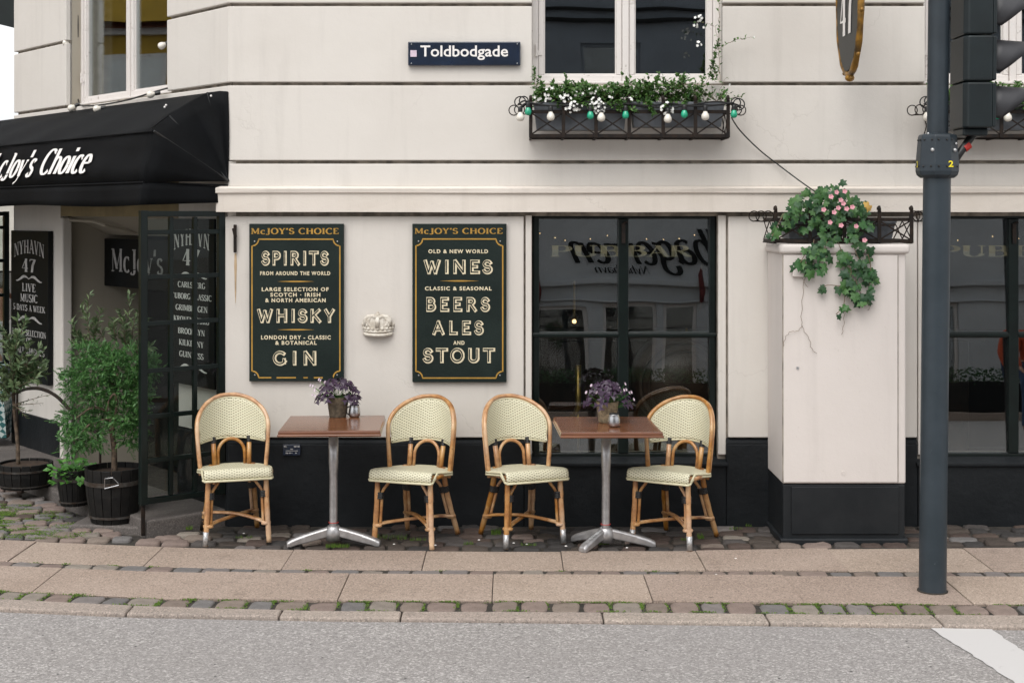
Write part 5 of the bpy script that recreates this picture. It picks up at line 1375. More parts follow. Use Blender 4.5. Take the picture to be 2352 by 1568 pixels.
for y in (8.6, 8.9): m.tube([(2.078, y, 3.86), (2.078, y, 3.69)], .005, 6)
m.build('bracket', M_['iron'], ov)

# ---------------------------------------------------------------- traffic light
tx, ty = wx(2142, 7.56), 7.56
tl = empty('traffic_light', (0, 0, 0), 'dark blue grey traffic light pole with signal head seen from behind', 'traffic light')
M0 = None
m = MB(); m.lathe([(.0717,-.02),(.0717,2.22)], (0,0,0), 32); m.build('pole', M_['pole_scuffed'], tl, smooth=True, auto=40)
m = MB(); m.lathe([(.080,-.02),(.080,.0015),(.071,.003)], (0,0,0), 32); m.build('base_gap', M_['bed'], tl)
m = MB(); m.lathe([(.0555,2.40),(.0555,4.3)], (0,0,0), 28); m.build('upper_pole', M_['pole'], tl, smooth=True, auto=40)
m = MB(); M8 = Matrix.Rotation(R(22.5), 3, 'Z'); k8 = 1/math.cos(R(22.5))
m.lathe([(.080*k8,2.190),(.098*k8,2.205),(.104*k8,2.225),(.104*k8,2.26),(.094*k8,2.405),(.090*k8,2.418),(.060*k8,2.426)], (0,0,0), 8, M8); m.build('collar', M_['pole'], tl, bevel=.004)
for k_ in range(8):
    a = R(45*k_ ); n_ = Vector((math.cos(a), math.sin(a), 0)); s_ = Vector((-n_.y, n_.x, 0)); big = k_ % 2 == 1
    m = MB()
    for (u, z) in ((-.022, 2.39), (.022, 2.39), (-.022, 2.25), (.022, 2.25)):
        rr = .104 - (z-2.26)*.069 if z > 2.26 else .104; m.ball(n_*(rr+.001) + s_*u + Vector((0,0,z)), .006, 6)
    m.build('bolt', M_['plastic'], tl)
for (a, z) in ((-120, 2.335), (-60+12, 2.335), (-140, 2.422), (-40, 2.37)):
    n_ = Vector((math.cos(R(a)), math.sin(R(a)), 0)); m = MB(); m.ball(n_*(.1035 if z < 2.4 else .085) + Vector((0,0,z)), .011 if z < 2.36 else .007, 8, (1,1,1)); m.build('rivet', M_['bolt'], tl, smooth=True)
for a_ in (-67, -157):
    n_ = Vector((math.cos(R(-90 if a_ > -100 else -180)), math.sin(R(-90 if a_ > -100 else -180)), 0)); ex = Vector((-n_.y, n_.x, 0))
    m = MB(); text(m, sans('2', .03), n_*.1065 + ex*(.028 if a_ > -100 else -.01) + Vector((0,0,2.245)), ex, EZF, .026, .034, n_); m.build('number', M_['yellow'], tl)
# signal head, lenses facing right
hx0, hx1, hy = .104, .250, .02
for k_ in range(3):
    z0, z1 = 2.452 + .245*k_, 2.452 + .245*(k_+1) - .006
    m = MB(); m.prism([(hx0, hy-.11), (hx0+.02, hy-.14), (hx1-.01, hy-.15), (hx1, hy-.15), (hx1, hy+.15), (hx1-.01, hy+.15), (hx0+.02, hy+.14), (hx0, hy+.11)], z0, z1)
    hd = m.build('signal_housing', M_['signal'], tl, bevel=.012, seg=3)
    m = MB(); m.box(hx1-.002, hx1+.018, hy-.15, hy+.15, z0+.004, z1-.004); m.build('door_rim', M_['signal'], hd, bevel=.006)
    m = MB(); m.lathe([(.10,0),(.09,.012),(.04,.024),(.001,.028)], (hx1+.018, hy, (z0+z1)/2), 24, Matrix.Rotation(R(90), 3, 'Y')); m.build('lens', mk('lens_'+'gyr'[k_], [(.01,.10,.06),(.25,.12,.01),(.22,.01,.01)][k_], .15), hd, smooth=True)
    m = MB(); vs = []; n = 24; zc2 = (z0+z1)/2 + .005
    for i in range(n+1):
        a = R(-35 + 250*i/n); L = .05 + .20*(max(0, math.sin(a)+.55)/1.55)**.9
        cy_, cz_ = .112*math.cos(a), .112*math.sin(a)
        for f in (0, .33, .66, 1): vs.append((hx1+.01 + L*f, hy+cy_*(1-.04*f), zc2+cz_*(1-.04*f)-.012*f))
    m.add(vs, [(i*4+j, (i+1)*4+j, (i+1)*4+j+1, i*4+j+1) for i in range(n) for j in range(3)])
    vz = m.build('visor', M_['visor'], hd, smooth=True); vz.modifiers.new('thick', 'SOLIDIFY').thickness = .004
m = MB(); m.prism([(hx0+.01, hy-.09), (hx1-.01, hy-.11), (hx1-.01, hy+.11), (hx0+.01, hy+.09)], 2.412, 2.452); m.build('housing_foot', M_['signal'], tl, bevel=.008)
m = MB(); m.tube(smooth_path([(.09, .0, 2.28), (.12, 0, 2.325), (.165, .01, 2.385), (.195, .02, 2.42)], 5), .021, 12); arm = m.build('arm', M_['plastic'], tl, smooth=True)
m = MB(); m.tube([(.142, .003, 2.348), (.170, .007, 2.370)], .0228, 12); m.build('red_ring', M_['red_tape'], arm)
tl.location = (tx, ty, 0); tl.rotation_euler = (0, R(.62), 0)

# ---------------------------------------------------------------- barrels, pots, rail
def barrel(c, r0, r1, h, lab, handle=False, stave=True):
    root = empty('barrel_planter', tuple(c), lab, 'planter', 'planters by the corner door'); c = Vector(c)
    n = 18
    if stave:
        for k_ in range(n):
            a0, a1 = 2*math.pi*k_/n+.012, 2*math.pi*(k_+1)/n-.012; vs = []
            for (r, z) in ((r0, 0), (r0*.45+r1*.55+.006, h*.5), (r1, h)):
                for a in (a0, a1): vs.append(c + Vector((r*math.cos(a), r*math.sin(a), z)))
                for a in (a1, a0): vs.append(c + Vector(((r-.018)*math.cos(a), (r-.018)*math.sin(a), z)))
            m = MB(); m.add(vs, [(0,1,2,3)[::-1], (8,9,10,11)] + [(4*j+i, 4*j+(i+1) % 4, 4*j+4+(i+1) % 4, 4*j+4+i) for j in range(2) for i in range(4)]); m.build('stave', M_['barrel'], root, bevel=.003)
    for f in ((.10, .14), (.70, .78)):
        m = MB(); ra = r0+(r1-r0)*f[0]+.010; rb = r0+(r1-r0)*f[1]+.010; m.lathe([(ra-.006, h*f[0]), (ra, h*f[0]), (rb, h*f[1]), (rb-.006, h*f[1])], c, 36, caps=False); m.build('hoop', M_['hoop'], root, smooth=False)
    m = MB(); m.lathe([(r1-.022, h*.90), (.01, h*.93)], c, 20); m.build('soil', M_['soil'], root)
    m = MB(); m.lathe([(r0-.01, .02), (r1-.02, h*.9)], c, 20); m.build('liner', M_['barrel'], root)
    if handle:
        p = c + Vector((.03, -(r1+.012), h*.80)); m = MB(); m.tube([p+Vector((-.035,0,-.03)), p+Vector((-.03,-.01,.03)), p+Vector((.02,-.012,.036)), p+Vector((.05,0,.0)), p+Vector((.055,0,-.012)), p+Vector((-.035,0,-.035))], .0032, 6); m.build('handle', M_['steel'], root)
    return root
bar_c = Vector((wx(262, 9.13), 9.13, .034)); barrel(bar_c, .145, .185, .345, 'black barrel planter with steel hoops and wire handle, holding the juniper', True)
pot_c = Vector((wx(171, 9.42), 9.42, .076)); barrel(pot_c, .088, .112, .235, 'small black tub with leafy green plant beside the juniper barrel')
bl_c = Vector((wx(58, 10.05), 10.05, .076)); barrel(bl_c, .17, .19, .17, 'low black half barrel at the far left holding the olive tree')
hr = empty('handrail', tuple(chP(130, 1100, -.25)[0]), 'black curved iron handrail behind the plants left of the door', 'handrail')
m = MB(); pts = smooth_path([chP(X, Y, -.15)[0] for X, Y in ((30,905),(60,893),(95,893),(130,910),(165,945),(230,1000))], 5); m.tube(pts, .014, 8); m.build('rail', M_['iron'], hr, smooth=True)
m = MB(); m.tube([pts[2], Vector((pts[2].x, pts[2].y, .07))], .010, 6); m.tube([pts[-1], Vector((pts[-1].x, pts[-1].y, .07))], .010, 6); m.build('post', M_['iron'], hr)
# ---------------------------------------------------------------- plants
def leaf_verts(c, d, n, L, Wd, fold=.25):
    """pointed folded leaf: base at c, direction d, normal n"""
    s = d.cross(n).normalized(); n = s.cross(d).normalized(); m_ = c + d*L*.5
    return [c, m_ + s*Wd/2 + n*fold*Wd, c + d*L - n*.12*L, m_ - s*Wd/2 + n*fold*Wd, m_ ]
def add_leaf(mb, c, d, n, L, Wd, fold=.2):
    v = leaf_verts(c, d, n, L, Wd, fold); mb.add(v, [(0,1,4),(1,2,4),(0,4,3),(4,2,3)])
def rv(r=rng): 
    while True:
        v = Vector((r.uniform(-1,1), r.uniform(-1,1), r.uniform(-1,1)))
        if .05 < v.length < 1: return v.normalized()
def flower_mesh(name, mt, petals=5, r=.014):
    m = MB()
    for k in range(petals):
        a = 2*math.pi*k/petals; d = Vector((math.cos(a), math.sin(a), .35)).normalized(); add_leaf(m, Vector((0,0,0)), d, Vector((0,0,1)), r, r*.85, .1)
    return m.mesh(name, mt)
# --- purple oxalis in rope pots
def oxalis(X, Y, rope, lab, seed):
    r = random.Random(seed); z = .737; d = gd(Y, z); c = Vector((wx(X, d), d, z))
    root = empty('potted_oxalis', tuple(c), lab, 'potted plant', 'purple plants on the tables')
    m = MB(); prof = [(.050,0)]
    for k in range(26): f = k/25; prof.append((.052+.016*f + (.0022 if k % 2 else 0), .004+.122*f))
    prof += [(.060,.124), (.052,.10)]; m.lathe(prof, c, 28, caps=False); m.lathe([(.05,0),(.05,.001)], c, 20); m.build('pot', M_[rope], root, smooth=True)
    m = MB(); m.lathe([(.058,.105),(.01,.11)], c, 18); m.build('soil', M_['soil'], root)
    def ox_leaf(mt):
        m = MB()
        for k in range(3):
            a = 2*math.pi*k/3; dd = Vector((math.cos(a), math.sin(a), 0)); s = Vector((-dd.y, dd.x, 0)); o = Vector((0,0,0)); L = .038
            vs = [o, dd*L*.95 + s*L*.62 + Vector((0,0,-.006)), dd*L*.85 + Vector((0,0,.003)), dd*L*.95 - s*L*.62 + Vector((0,0,-.006))]
            m.add(vs, [(0,1,2),(0,2,3)])
        return m.mesh('leaf', mt)
    lm = ox_leaf(M_['purple']); stm = MB()
    for i in range(58):
        a = r.uniform(0, 2*math.pi); q = math.sqrt(r.random()); rr = .135*q; h = .125 + .115*(1-q*q*.85) * r.uniform(.75, 1.05) - (.03 if q > .85 else 0)
        p = c + Vector((rr*math.cos(a), rr*math.sin(a), h)); nrm = (Vector((math.cos(a)*q*.9, math.sin(a)*q*.9, .8)) + Vector((0,-.35,0)) + rv(r)*.35).normalized()
        sc = r.uniform(.75, 1.12)
        link('leaf', lm, root, p-c, nrm.to_track_quat('Z', 'Y').to_euler(), (sc, sc, sc)).rotation_euler.rotate_axis('Z', r.uniform(0, 6.28))
        stm.tube([c+Vector((r.uniform(-.02,.02), r.uniform(-.02,.02), .11)), c + Vector((rr*.6*math.cos(a), rr*.6*math.sin(a), h*.82)), p], .0012, 4, caps=False)
    fm = flower_mesh('flower', M_['pale_flower'], 5, .013)
    for i in range(13):
        a = r.uniform(0, 6.28); 
        if seed == 1 and i < 9: a = R(r.uniform(150, 215))
        if seed == 2 and i < 9: a = R(r.uniform(-30, 30) + (180 if i < 3 else 0))
        rr = r.uniform(.07, .165); h = r.uniform(.17, .235) if rr < .12 else r.uniform(.13, .22); p = c + Vector((rr*math.cos(a), rr*math.sin(a)-.02, h))
        link('flower', fm, root, p-c, (Vector((math.cos(a), -.6, .5))).normalized().to_track_quat('Z', 'Y').to_euler(), (1,1,1))
        stm.tube([c+Vector((0,0,.12)), c.lerp(p, .6)+Vector((0,0,.03)), p], .0012, 4, caps=False)
    stm.build('stems', M_['bush'], root, kind='stuff')
oxalis(776, 957, 'rope', 'purple leaved oxalis with pale flowers in a dark rope pot on the left table', 1)
oxalis(1395, 969, 'rope_light', 'purple leaved oxalis in a straw coloured rope pot on the right table', 2)

# --- generic foliage mass
def tuft(mb, c, n, sp, L, Wd, r, up=.3, out=.6, bias=Vector((0,-.2,0))):
    for i in range(n):
        v = rv(r)*r.random()**.4; p = c + Vector((v.x*sp[0], v.y*sp[1], v.z*sp[2]))
        d = (v*out + rv(r)*.7 + Vector((0,0,up)) + bias).normalized(); nn = (rv(r)*.6 + Vector((0,-.5,.8))).normalized()
        add_leaf(mb, p, d, nn, L*r.uniform(.7, 1.2), Wd*r.uniform(.8, 1.2))
def jasmine(dx, lab, seed, climb=True):
    r = random.Random(seed); root = empty('jasmine_plant', tuple(P(1440, 240, 9.06)+Vector((dx,0,0))), lab, 'plant', 'jasmine in the window baskets'); off = Vector((dx,0,0))
    fol, tw = MB(), MB()
    # arching shoots leaving the two planter boxes, leaves along them
    def shoot(a, b, sag, nl, L=.030, back=None):
        L *= 1.25
        a, b = Vector(a), Vector(b); K = 9; pts = []
        for i in range(K+1):
            f = i/K; p = a.lerp(b, f) + Vector((0, 0, sag*math.sin(f*math.pi))) + Vector((r.uniform(-.006,.006), r.uniform(-.006,.006), r.uniform(-.006,.006))); pts.append(p)
        tw.tube(pts, [.0018*(1-.6*i/K) for i in range(K+1)], 4, caps=False)
        for i in range(nl):
            f = r.uniform(.18, 1)*K; i0 = min(int(f), K-1); p = pts[i0].lerp(pts[i0+1], f-i0); t = (pts[i0+1]-pts[i0]).normalized()
            d = (t*.6 + rv(r)*.8 + Vector((0,-.15,.1))).normalized(); add_leaf(fol, p, d, (rv(r)*.5+Vector((0,-.4,.9))).normalized(), L*r.uniform(.6, 1.15), L*.55*r.uniform(.8, 1.2))
    for i in range(230):
        left = r.random() < .60
        X0 = r.uniform(1235, 1435) if left else r.uniform(1455, 1655)
        a = P(X0, 243, 9.05) + off
        if left: b = P(X0 + r.uniform(-45, 50), r.uniform(190, 250), r.uniform(8.9, 9.12)) + off
        else: b = P(X0 + r.uniform(-50, 35), r.uniform(172, 245), r.uniform(8.92, 9.12)) + off
        shoot(a, b, r.uniform(.0, .05), r.randint(14, 26) if left else (r.randint(12, 24) if X0 < 1600 else r.randint(3, 8)), .030)
    for (X0, X1, Y1) in ((1290,1300,172),(1330,1345,190),(1240,1225,150),(1232,1228,165),(1250,1240,178),(1500,1515,170),(1560,1575,165),(1600,1618,175),(1420,1438,205),(1465,1480,180)):
        shoot(P(X0, 240, 9.08)+off, P(X1, Y1, 9.12)+off, .01, 22, .026)
    for (X0, Y0, X1, Y1, n) in ((1400,236,1470,262,46),(1300,236,1345,250,30),(1480,236,1500,268,34),(1380,236,1432,256,34),(1560,238,1530,250,10)):
        for k in range(2): shoot(P(X0, Y0, 8.95)+off, P(X1+r.uniform(-12,12), Y1-r.uniform(0,8), 8.90)+off, .02, n, .028)
    if climb:
        for (pts, n) in ((((1648,185),(1640,150),(1642,120),(1650,95)), 70), (((1646,190),(1630,170),(1638,140)), 50), (((1640,118),(1670,100),(1700,90),(1728,86)), 16), (((1650,90),(1640,60),(1618,52),(1600,52)), 8), (((1655,190),(1650,120),(1652,40),(1650,-20)), 20), (((1660,235),(1680,225),(1700,222),(1712,215)), 12)):
            w3 = [P(X, Y, 9.12)+off for X, Y in pts]
            for a, b in zip(w3[:-1], w3[1:]): shoot(a, b, .0, n//(len(w3)-1), .024)
        for i in range(10): shoot(P(1655, 240, 9.1)+off, P(r.uniform(1560,1680), r.uniform(200,235), 9.0)+off, .03, 4, .02)
    fol.build('foliage', M_['jasmine'], root, kind='stuff'); tw.build('stems', M_['twig'], root, kind='stuff')
    fm = flower_mesh('flower', M_['white_flower'], 5, .0115)
    heads = [(1264,215,16),(1236,222,7),(1257,232,3),(1302,230,9),(1318,243,9),(1310,248,10),(1330,247,7),(1360,209,7),(1338,214,3),(1322,214,3),(1302,218,4),(1371,233,16),(1375,247,20),(1398,226,2),(1411,224,2),(1447,229,4),(1532,249,18),(1538,257,6),(1362,246,8),(1283,226,4)]
    if climb: heads += [(1602,44,5),(1612,40,4),(1600,57,4),(1621,62,2),(1604,104,6),(1728,86,2),(1648,158,2),(1672,192,2)]
    for (X, Y, n) in heads:
        c = P(X, Y, 8.90 if Y > 120 else 9.05)+off
        for k in range(max(1, int(n*.8))):
            v = rv(r)*(.0085*math.sqrt(n)); v.y *= .6; p = c + Vector((v.x, v.y, v.z)) ; dd = (v.normalized() + Vector((0,-1.2,.1))).normalized()
            s_ = r.uniform(.8, 1.15); link('flower', fm, root, p - Vector(root.location), dd.to_track_quat('Z', 'Y').to_euler(), (s_, s_, s_))
jasmine(0, 'white flowering jasmine spilling over the central window basket', 11)
jasmine(DXW, 'white flowering jasmine in the right window basket behind the traffic light', 12, False)

# --- ivy on the cabinet
def ivy_leaf(mt, seed):
    r = random.Random(seed); m = MB()
    out = [(0,0),(.30,-.18),(.52,.10),(.36,.30),(.50,.62),(.20,.66),(0,1.05),(-.20,.66),(-.50,.62),(-.36,.30),(-.52,.10),(-.30,-.18)]
    vs = [(0, .35, .04)] + [(x*(1+r.uniform(-.08,.08)), y-.0, -.14*abs(x)-.05*y*y) for x, y in out]
    n = len(out); m.add(vs, [(0, 1+i, 1+(i+1) % n) for i in range(n)]); return m.mesh('leaf', mt)
IV = [ivy_leaf(M_['ivy'], 1), ivy_leaf(M_['ivy'], 2), ivy_leaf(M_['ivy_dark'], 3), ivy_leaf(M_['ivy_dark'], 4)]
iv = empty('ivy_plant', tuple(P(1900, 545, 8.85)), 'green ivy with pink flowers cascading from the basket over the cabinet', 'plant'); ivl = Vector(iv.location)
r = random.Random(5); stems = MB(); cnt = 0
def put_leaf(p, s_, down=.2, mesh=None):
    nn = (Vector((r.uniform(-.8,.8), -1, r.uniform(-.1,.9)))).normalized(); q = nn.to_track_quat('Z', 'Y').to_euler(); o = link('leaf', mesh or r.choice(IV), iv, p-ivl, q, (s_, s_, s_))
    o.rotation_euler.rotate_axis('Z', R(180 + r.uniform(-80, 80)) if False else R(r.uniform(100, 260))); return o
# crown mass
mass = [(1830,478,26,22,22),(1862,460,30,24,26),(1900,450,30,26,28),(1935,462,30,30,28),(1965,478,28,22,22),(1880,495,34,26,26),(1930,505,38,26,26),(1900,530,30,20,16),(1815,505,18,24,8),(1800,520,12,14,3),(1990,515,25,18,12),(1860,515,22,22,10),(1985,475,14,10,5),(1960,535,20,18,12),(1932,428,12,10,3)]
for (X, Y, rx, ryy, n) in mass:
    for i in range(n):
        a = r.uniform(0, 6.28); q = math.sqrt(r.random()); dd = 8.62 + .10*q + r.uniform(-.03,.10)
        put_leaf(P(X+rx*q*math.cos(a), Y+ryy*q*math.sin(a), dd), r.uniform(.032, .062)); cnt += 1
strands = [([(1870,550),(1862,585),(1850,605),(1862,628)], 17, 10),([(1900,555),(1888,590),(1880,612),(1892,625)], 16, 12),([(1925,555),(1938,590),(1955,620),(1950,640)], 24, 15),([(1955,545),(1968,585),(1985,615),(1995,640)], 24, 14),
           ([(1985,560),(1998,600),(2000,640),(1990,680),(1985,700)], 22, 10),([(1950,630),(1948,660),(1965,680)], 12, 12),([(1955,660),(1900,655),(1890,668)], 5, 4),([(1940,660),(1938,700),(1920,722)], 6, 5),([(1965,640),(1975,670),(1992,690)], 10, 8),([(1860,565),(1840,600),(1835,615)], 8, 8),([(1800,490),(1785,520),(1772,545)], 5, 6)]
for (pp, n, sp) in strands:
    w3 = smooth_path([P(X, Y, 8.64) for X, Y in pp], 5); stems.tube(w3, .0025, 5, caps=False)
    for i in range(n):
        k = r.uniform(0, len(w3)-1.01); p = w3[int(k)].lerp(w3[int(k)+1], k % 1)
        put_leaf(p + Vector((r.uniform(-1,1)*sp*.00265, r.uniform(-.03,.02), r.uniform(-1,1)*sp*.002)), r.uniform(.034, .066)); cnt += 1
for pp in ([(1857,600),(1848,640),(1843,690),(1841,735),(1846,758),(1859,778),(1864,800),(1876,812)], [(1843,748),(1832,760),(1815,762),(1804,776),(1799,795)], [(1940,715),(1938,745),(1934,768)], [(1990,690),(1998,705),(1994,712)], [(1843,640),(1855,660)]):
    stems.tube([q + Vector((math.sin(i*1.7)*.004, 0, math.cos(i*2.3)*.002)) for i, q in enumerate(smooth_path([P(X, Y, 8.668) for X, Y in pp], 5))], .0014, 5, caps=False)
stems.build('stems', M_['twig'], iv)
fm = MB()
for k in range(5):
    a = 2*math.pi*k/5; d_ = Vector((math.cos(a), math.sin(a), .5)).normalized(); add_leaf(fm, Vector((0,0,0)), d_, Vector((0,0,1)), .018, .021, .05)
fmesh = fm.mesh('flower', M_['pink'])
for (X, Y) in ((1909,452),(1931,460),(1937,468),(1925,478),(1916,488),(1892,482),(1906,511),(1932,518),(1966,520),(1986,552),(1940,440),(1958,476),(1945,480),(1921,442)):
    p = P(X, Y, 8.585); link('flower', fmesh, iv, p-ivl, Vector((r.uniform(-.3,.3), -1, .2)).to_track_quat('Z', 'Y').to_euler(), (1,)*3)
ym = ivy_leaf(M_['yellow_leaf'], 9)
for (X, Y) in ((1990,465),(1998,472)): 
    if X > 1700: put_leaf(P(X, Y, 8.60), .045, mesh=ym)

# --- juniper in the barrel (cloud shaped)
def branch(mb, pts, r0, r1, n=6): w3 = smooth_path(pts, 4); mb.tube(w3, [r0+(r1-r0)*i/(len(w3)-1) for i in range(len(w3))], n)
jn = empty('juniper_tree', tuple(bar_c + Vector((0,0,.3))), 'bushy green juniper with twisted pale trunk in the barrel planter', 'tree')
tr = MB(); base = bar_c + Vector((.0,0,.30))
branch(tr, [base, P(262,1030,9.12), P(254,960,9.10), P(262,905,9.12), P(250,860,9.14)], .020, .012, 8)
branch(tr, [P(258,1000,9.12), P(268,930,9.02), P(262,905,8.98), P(250,920,8.98), P(246,945,9.0)], .010, .005, 6)
for pp in ([(255,870,9.13),(235,820,9.12),(195,808,9.1)], [(255,900,9.12),(300,860,9.2),(320,830,9.2)], [(256,950,9.12),(215,935,9.05),(175,960,9.0)], [(258,980,9.12),(300,960,9.15),(325,930,9.15)], [(252,860,9.12),(262,820,9.1),(250,800,9.1)], [(256,960,9.1),(205,975,9.05),(170,1015,9.0)]):
    branch(tr, [P(*q) for q in pp], .010, .004, 5)
tr.build('trunk', M_['bark'], jn, smooth=True)
fol = MB(); r = random.Random(21)
cl = [(195,815,26,18),(235,806,24,16),(172,850,16,14),(215,850,34,24),(262,838,34,28),(305,822,28,24),(318,862,26,28),(175,892,24,20),(222,900,38,28),(275,895,36,30),(318,912,24,30),(170,965,30,30),(205,1000,34,30),(232,955,30,24),(285,955,34,28),(318,975,20,30),(165,1015,22,20),(345,838,18,18),(352,852,14,12),(155,868,12,10),(300,1000,22,24)]
for (X, Y, rx, ryy) in cl:
    c = P(X, Y, 9.10 + r.uniform(-.08,.10)); a, b = rx*.0028, ryy*.0028; N = int(rx*ryy*.17) + 18
    for i in range(N):
        v = rv(r); v = v*r.random()**.33*(1.5 if r.random() < .2 else 1); p = c + Vector((v.x*a, v.y*a*.9, v.z*b)); d = (v*.8 + rv(r)*.5 + Vector((0,-.1,-.35 if r.random() < .5 else .25))).normalized()
        # a small feathery spray
        s = d.orthogonal().normalized(); s = (s*math.cos(r.uniform(0, 6.28)) + d.cross(s)*math.sin(r.uniform(0, 6.28))).normalized()
        Ls = r.uniform(.028, .065)
        for k in range(6):
            f = (k+1)/6; q = p + d*Ls*f
            for sg in (-1, 1):
                dd = (d*.8 + s*sg*.8 + Vector((0,0,r.uniform(-.1,.2)))).normalized(); nn = d.cross(s)
                L = .021*(1.2-f*.6); ww_ = (nn + rv(r)*.5).normalized()*.0035; fol.add([q, q+dd*L*.5+ww_+d*.002, q+dd*L, q+dd*L*.5-ww_-d*.003], [(0,1,2,3)])
fol.build('foliage', M_['juniper'], jn, kind='stuff')
# --- slender olive shoots behind the juniper, and the olive tree at the left
def sprig(fol, stm, a, b, nl, L, r, w_=.16, droop=.0):
    pts = smooth_path([a, a.lerp(b, .5) + Vector((r.uniform(-.02,.02), r.uniform(-.02,.02), 0)), b], 6); stm.tube(pts, [.004-.003*i/(len(pts)-1) for i in range(len(pts))], 5, caps=False)
    for i in range(nl):
        k = (len(pts)-1.01)*(.12 + .88*i/nl); p = pts[int(k)].lerp(pts[int(k)+1], k % 1); t = (pts[int(k)+1]-pts[int(k)]).normalized()
        sd = t.orthogonal().normalized(); sd = Matrix.Rotation(r.uniform(0, 6.28), 3, t) @ sd
        d = (t*.75 + sd*.75 + Vector((0,0,-droop))).normalized(); add_leaf(fol, p, d, (t - d*.3 + rv(r)*.4).normalized(), L*r.uniform(.7, 1.15), L*w_*r.uniform(.9, 1.3), .15)
r = random.Random(31)
ol = empty('olive_sapling', tuple(P(300, 1090, 9.55)), 'pale green olive sapling with long thin leaves rising behind the juniper', 'plant'); fol, stm = MB(), MB()
rootp = Vector((P(265,900,9.5).x, 9.5, .10)); stm.tube(smooth_path([rootp, P(262,1000,9.5), P(270,850,9.5)], 4), .008, 6)
for (x0, y0, x1, y1) in ((210,800,205,676),(225,800,186,706),(200,790,165,740),(215,780,232,712),(225,790,180,770),(285,790,298,676),(300,800,275,712),(310,820,330,735),(300,800,250,752),(290,800,283,735),(310,810,345,795),(205,800,172,790),(240,780,215,735),(320,790,350,830),(305,790,318,715),(270,790,262,735)):
    sprig(fol, stm, P(x0, y0, 9.45), P(x1, y1, 9.40+r.uniform(-.05,.05)), 28, .062, r, .26)
fol.build('foliage', M_['olive'], ol, kind='stuff'); stm.build('stems', M_['bark'], ol)
ot = empty('olive_tree', tuple(bl_c + Vector((0,0,.15))), 'small olive tree with narrow grey green leaves at the left edge', 'tree'); fol, stm = MB(), MB()
tb = bl_c + Vector((-.05, 0, .15)); branch(stm, [tb, P(40,1010,10.05), P(33,950,10.05), P(30,880,10.05), P(25,820,10.0)], .016, .008, 7)
for i in range(46):
    y0 = r.uniform(800, 930); x1 = r.uniform(-30, 108) if i < 34 else r.uniform(60, 118); y1 = y0 - r.uniform(-10, 90) if x1 < 70 else r.uniform(790, 880)
    sprig(fol, stm, P(28+r.uniform(-10,10), y0, 10.0), P(x1, max(735, y1), 10.0+r.uniform(-.18,.18)), 26, .058, r, .30)
for (x1, y1) in ((100,925),(70,945),(118,905),(60,960)): sprig(fol, stm, P(30, 930, 10), P(x1, y1, 9.9), 10, .035, r, .22)
fol.build('foliage', M_['olive'], ot, kind='stuff'); stm.build('trunk', M_['bark'], ot, smooth=True)
# --- broad leaved plant in the small tub
bp = empty('leafy_plant', tuple(pot_c + Vector((0,0,.2))), 'fresh green broad leaved plant growing in the small tub', 'plant'); fol = MB(); bl = MB()
for i in range(150):
    a = r.uniform(0, 6.28); q = math.sqrt(r.random()); h = r.uniform(.20, .34)*(1-.3*q); p = pot_c + Vector((.15*q*math.cos(a), .12*q*math.sin(a), h)); d = (Vector((math.cos(a), math.sin(a)-.3, .25)) + rv(r)*.4).normalized()
    add_leaf(fol, p, d, (Vector((0,-.5,1))+rv(r)*.4).normalized(), .05*r.uniform(.6,1.2), .036, .12)
for (X, Y) in ((182,1108),(188,1098),(178,1098),(150,1068)): add_leaf(fol, P(X, Y-6, 9.27), Vector((.2,-.3,-.8)).normalized(), Vector((0,-1,.2)), .045, .036, .1)
fol.build('foliage', M_['bush'], bp, kind='stuff')
m = MB()
for i in range(14): a = r.uniform(0, 6.28); m.tube([pot_c+Vector((0,0,.19)), pot_c+Vector((.08*math.cos(a), .07*math.sin(a), .28))], .003, 4)
m.build('stems', M_['bush'], bp)

# ---------------------------------------------------------------- moss and grass in the joints
def blades(mb, c, n, sp, h, r):
    for i in range(n):
        p = c + Vector((r.uniform(-1,1)*sp[0], r.uniform(-1,1)*sp[1], 0)); a = r.uniform(0, 6.28); t = Vector((math.cos(a), math.sin(a), 0)); hh = h*r.uniform(.5, 1.2); ln = Vector((r.uniform(-.4,.4), r.uniform(-.4,.4), 1)).normalized()
        mb.add([p - t*.0018, p + t*.0018, p + ln*hh], [(0,1,2)])
def mossy(mb, c, n, sp, r):
    for i in range(n):
        p = c + Vector((r.gauss(0,.6)*sp[0], r.gauss(0,.6)*sp[1], 0)); d = (rv(r)+Vector((0,0,.6))).normalized(); add_leaf(mb, p, d, Vector((0,-.3,1)), .009*r.uniform(.6,1.4), .007, .1)
r = random.Random(61); ms = MB()
for o in list(cs2.children):
    x = o.location.x + o.scale.x/2
    if r.random() < .8: y = yat(LE, x); y2 = yat(LD, x); k = r.uniform(.5, 1.3); mossy(ms, Vector((x, (y+y2)/2+r.uniform(-.03,.06), -.010)), int(70*k), (.012*k, (y2-y)*.42), r)
    if r.random() < .75: mossy(ms, Vector((x-r.uniform(0,.15), yat(LD, x)-.006, -.006)), 60, (.06, .005), r)
    if r.random() < .3: mossy(ms, Vector((x-r.uniform(0,.15), yat(LE, x)+.004, -.006)), 40, (.06, .005), r)
tag(ms.build('moss', M_['moss']), 'green moss growing in the joints of the front cobble band', 'moss', kind='stuff')
gs = MB()
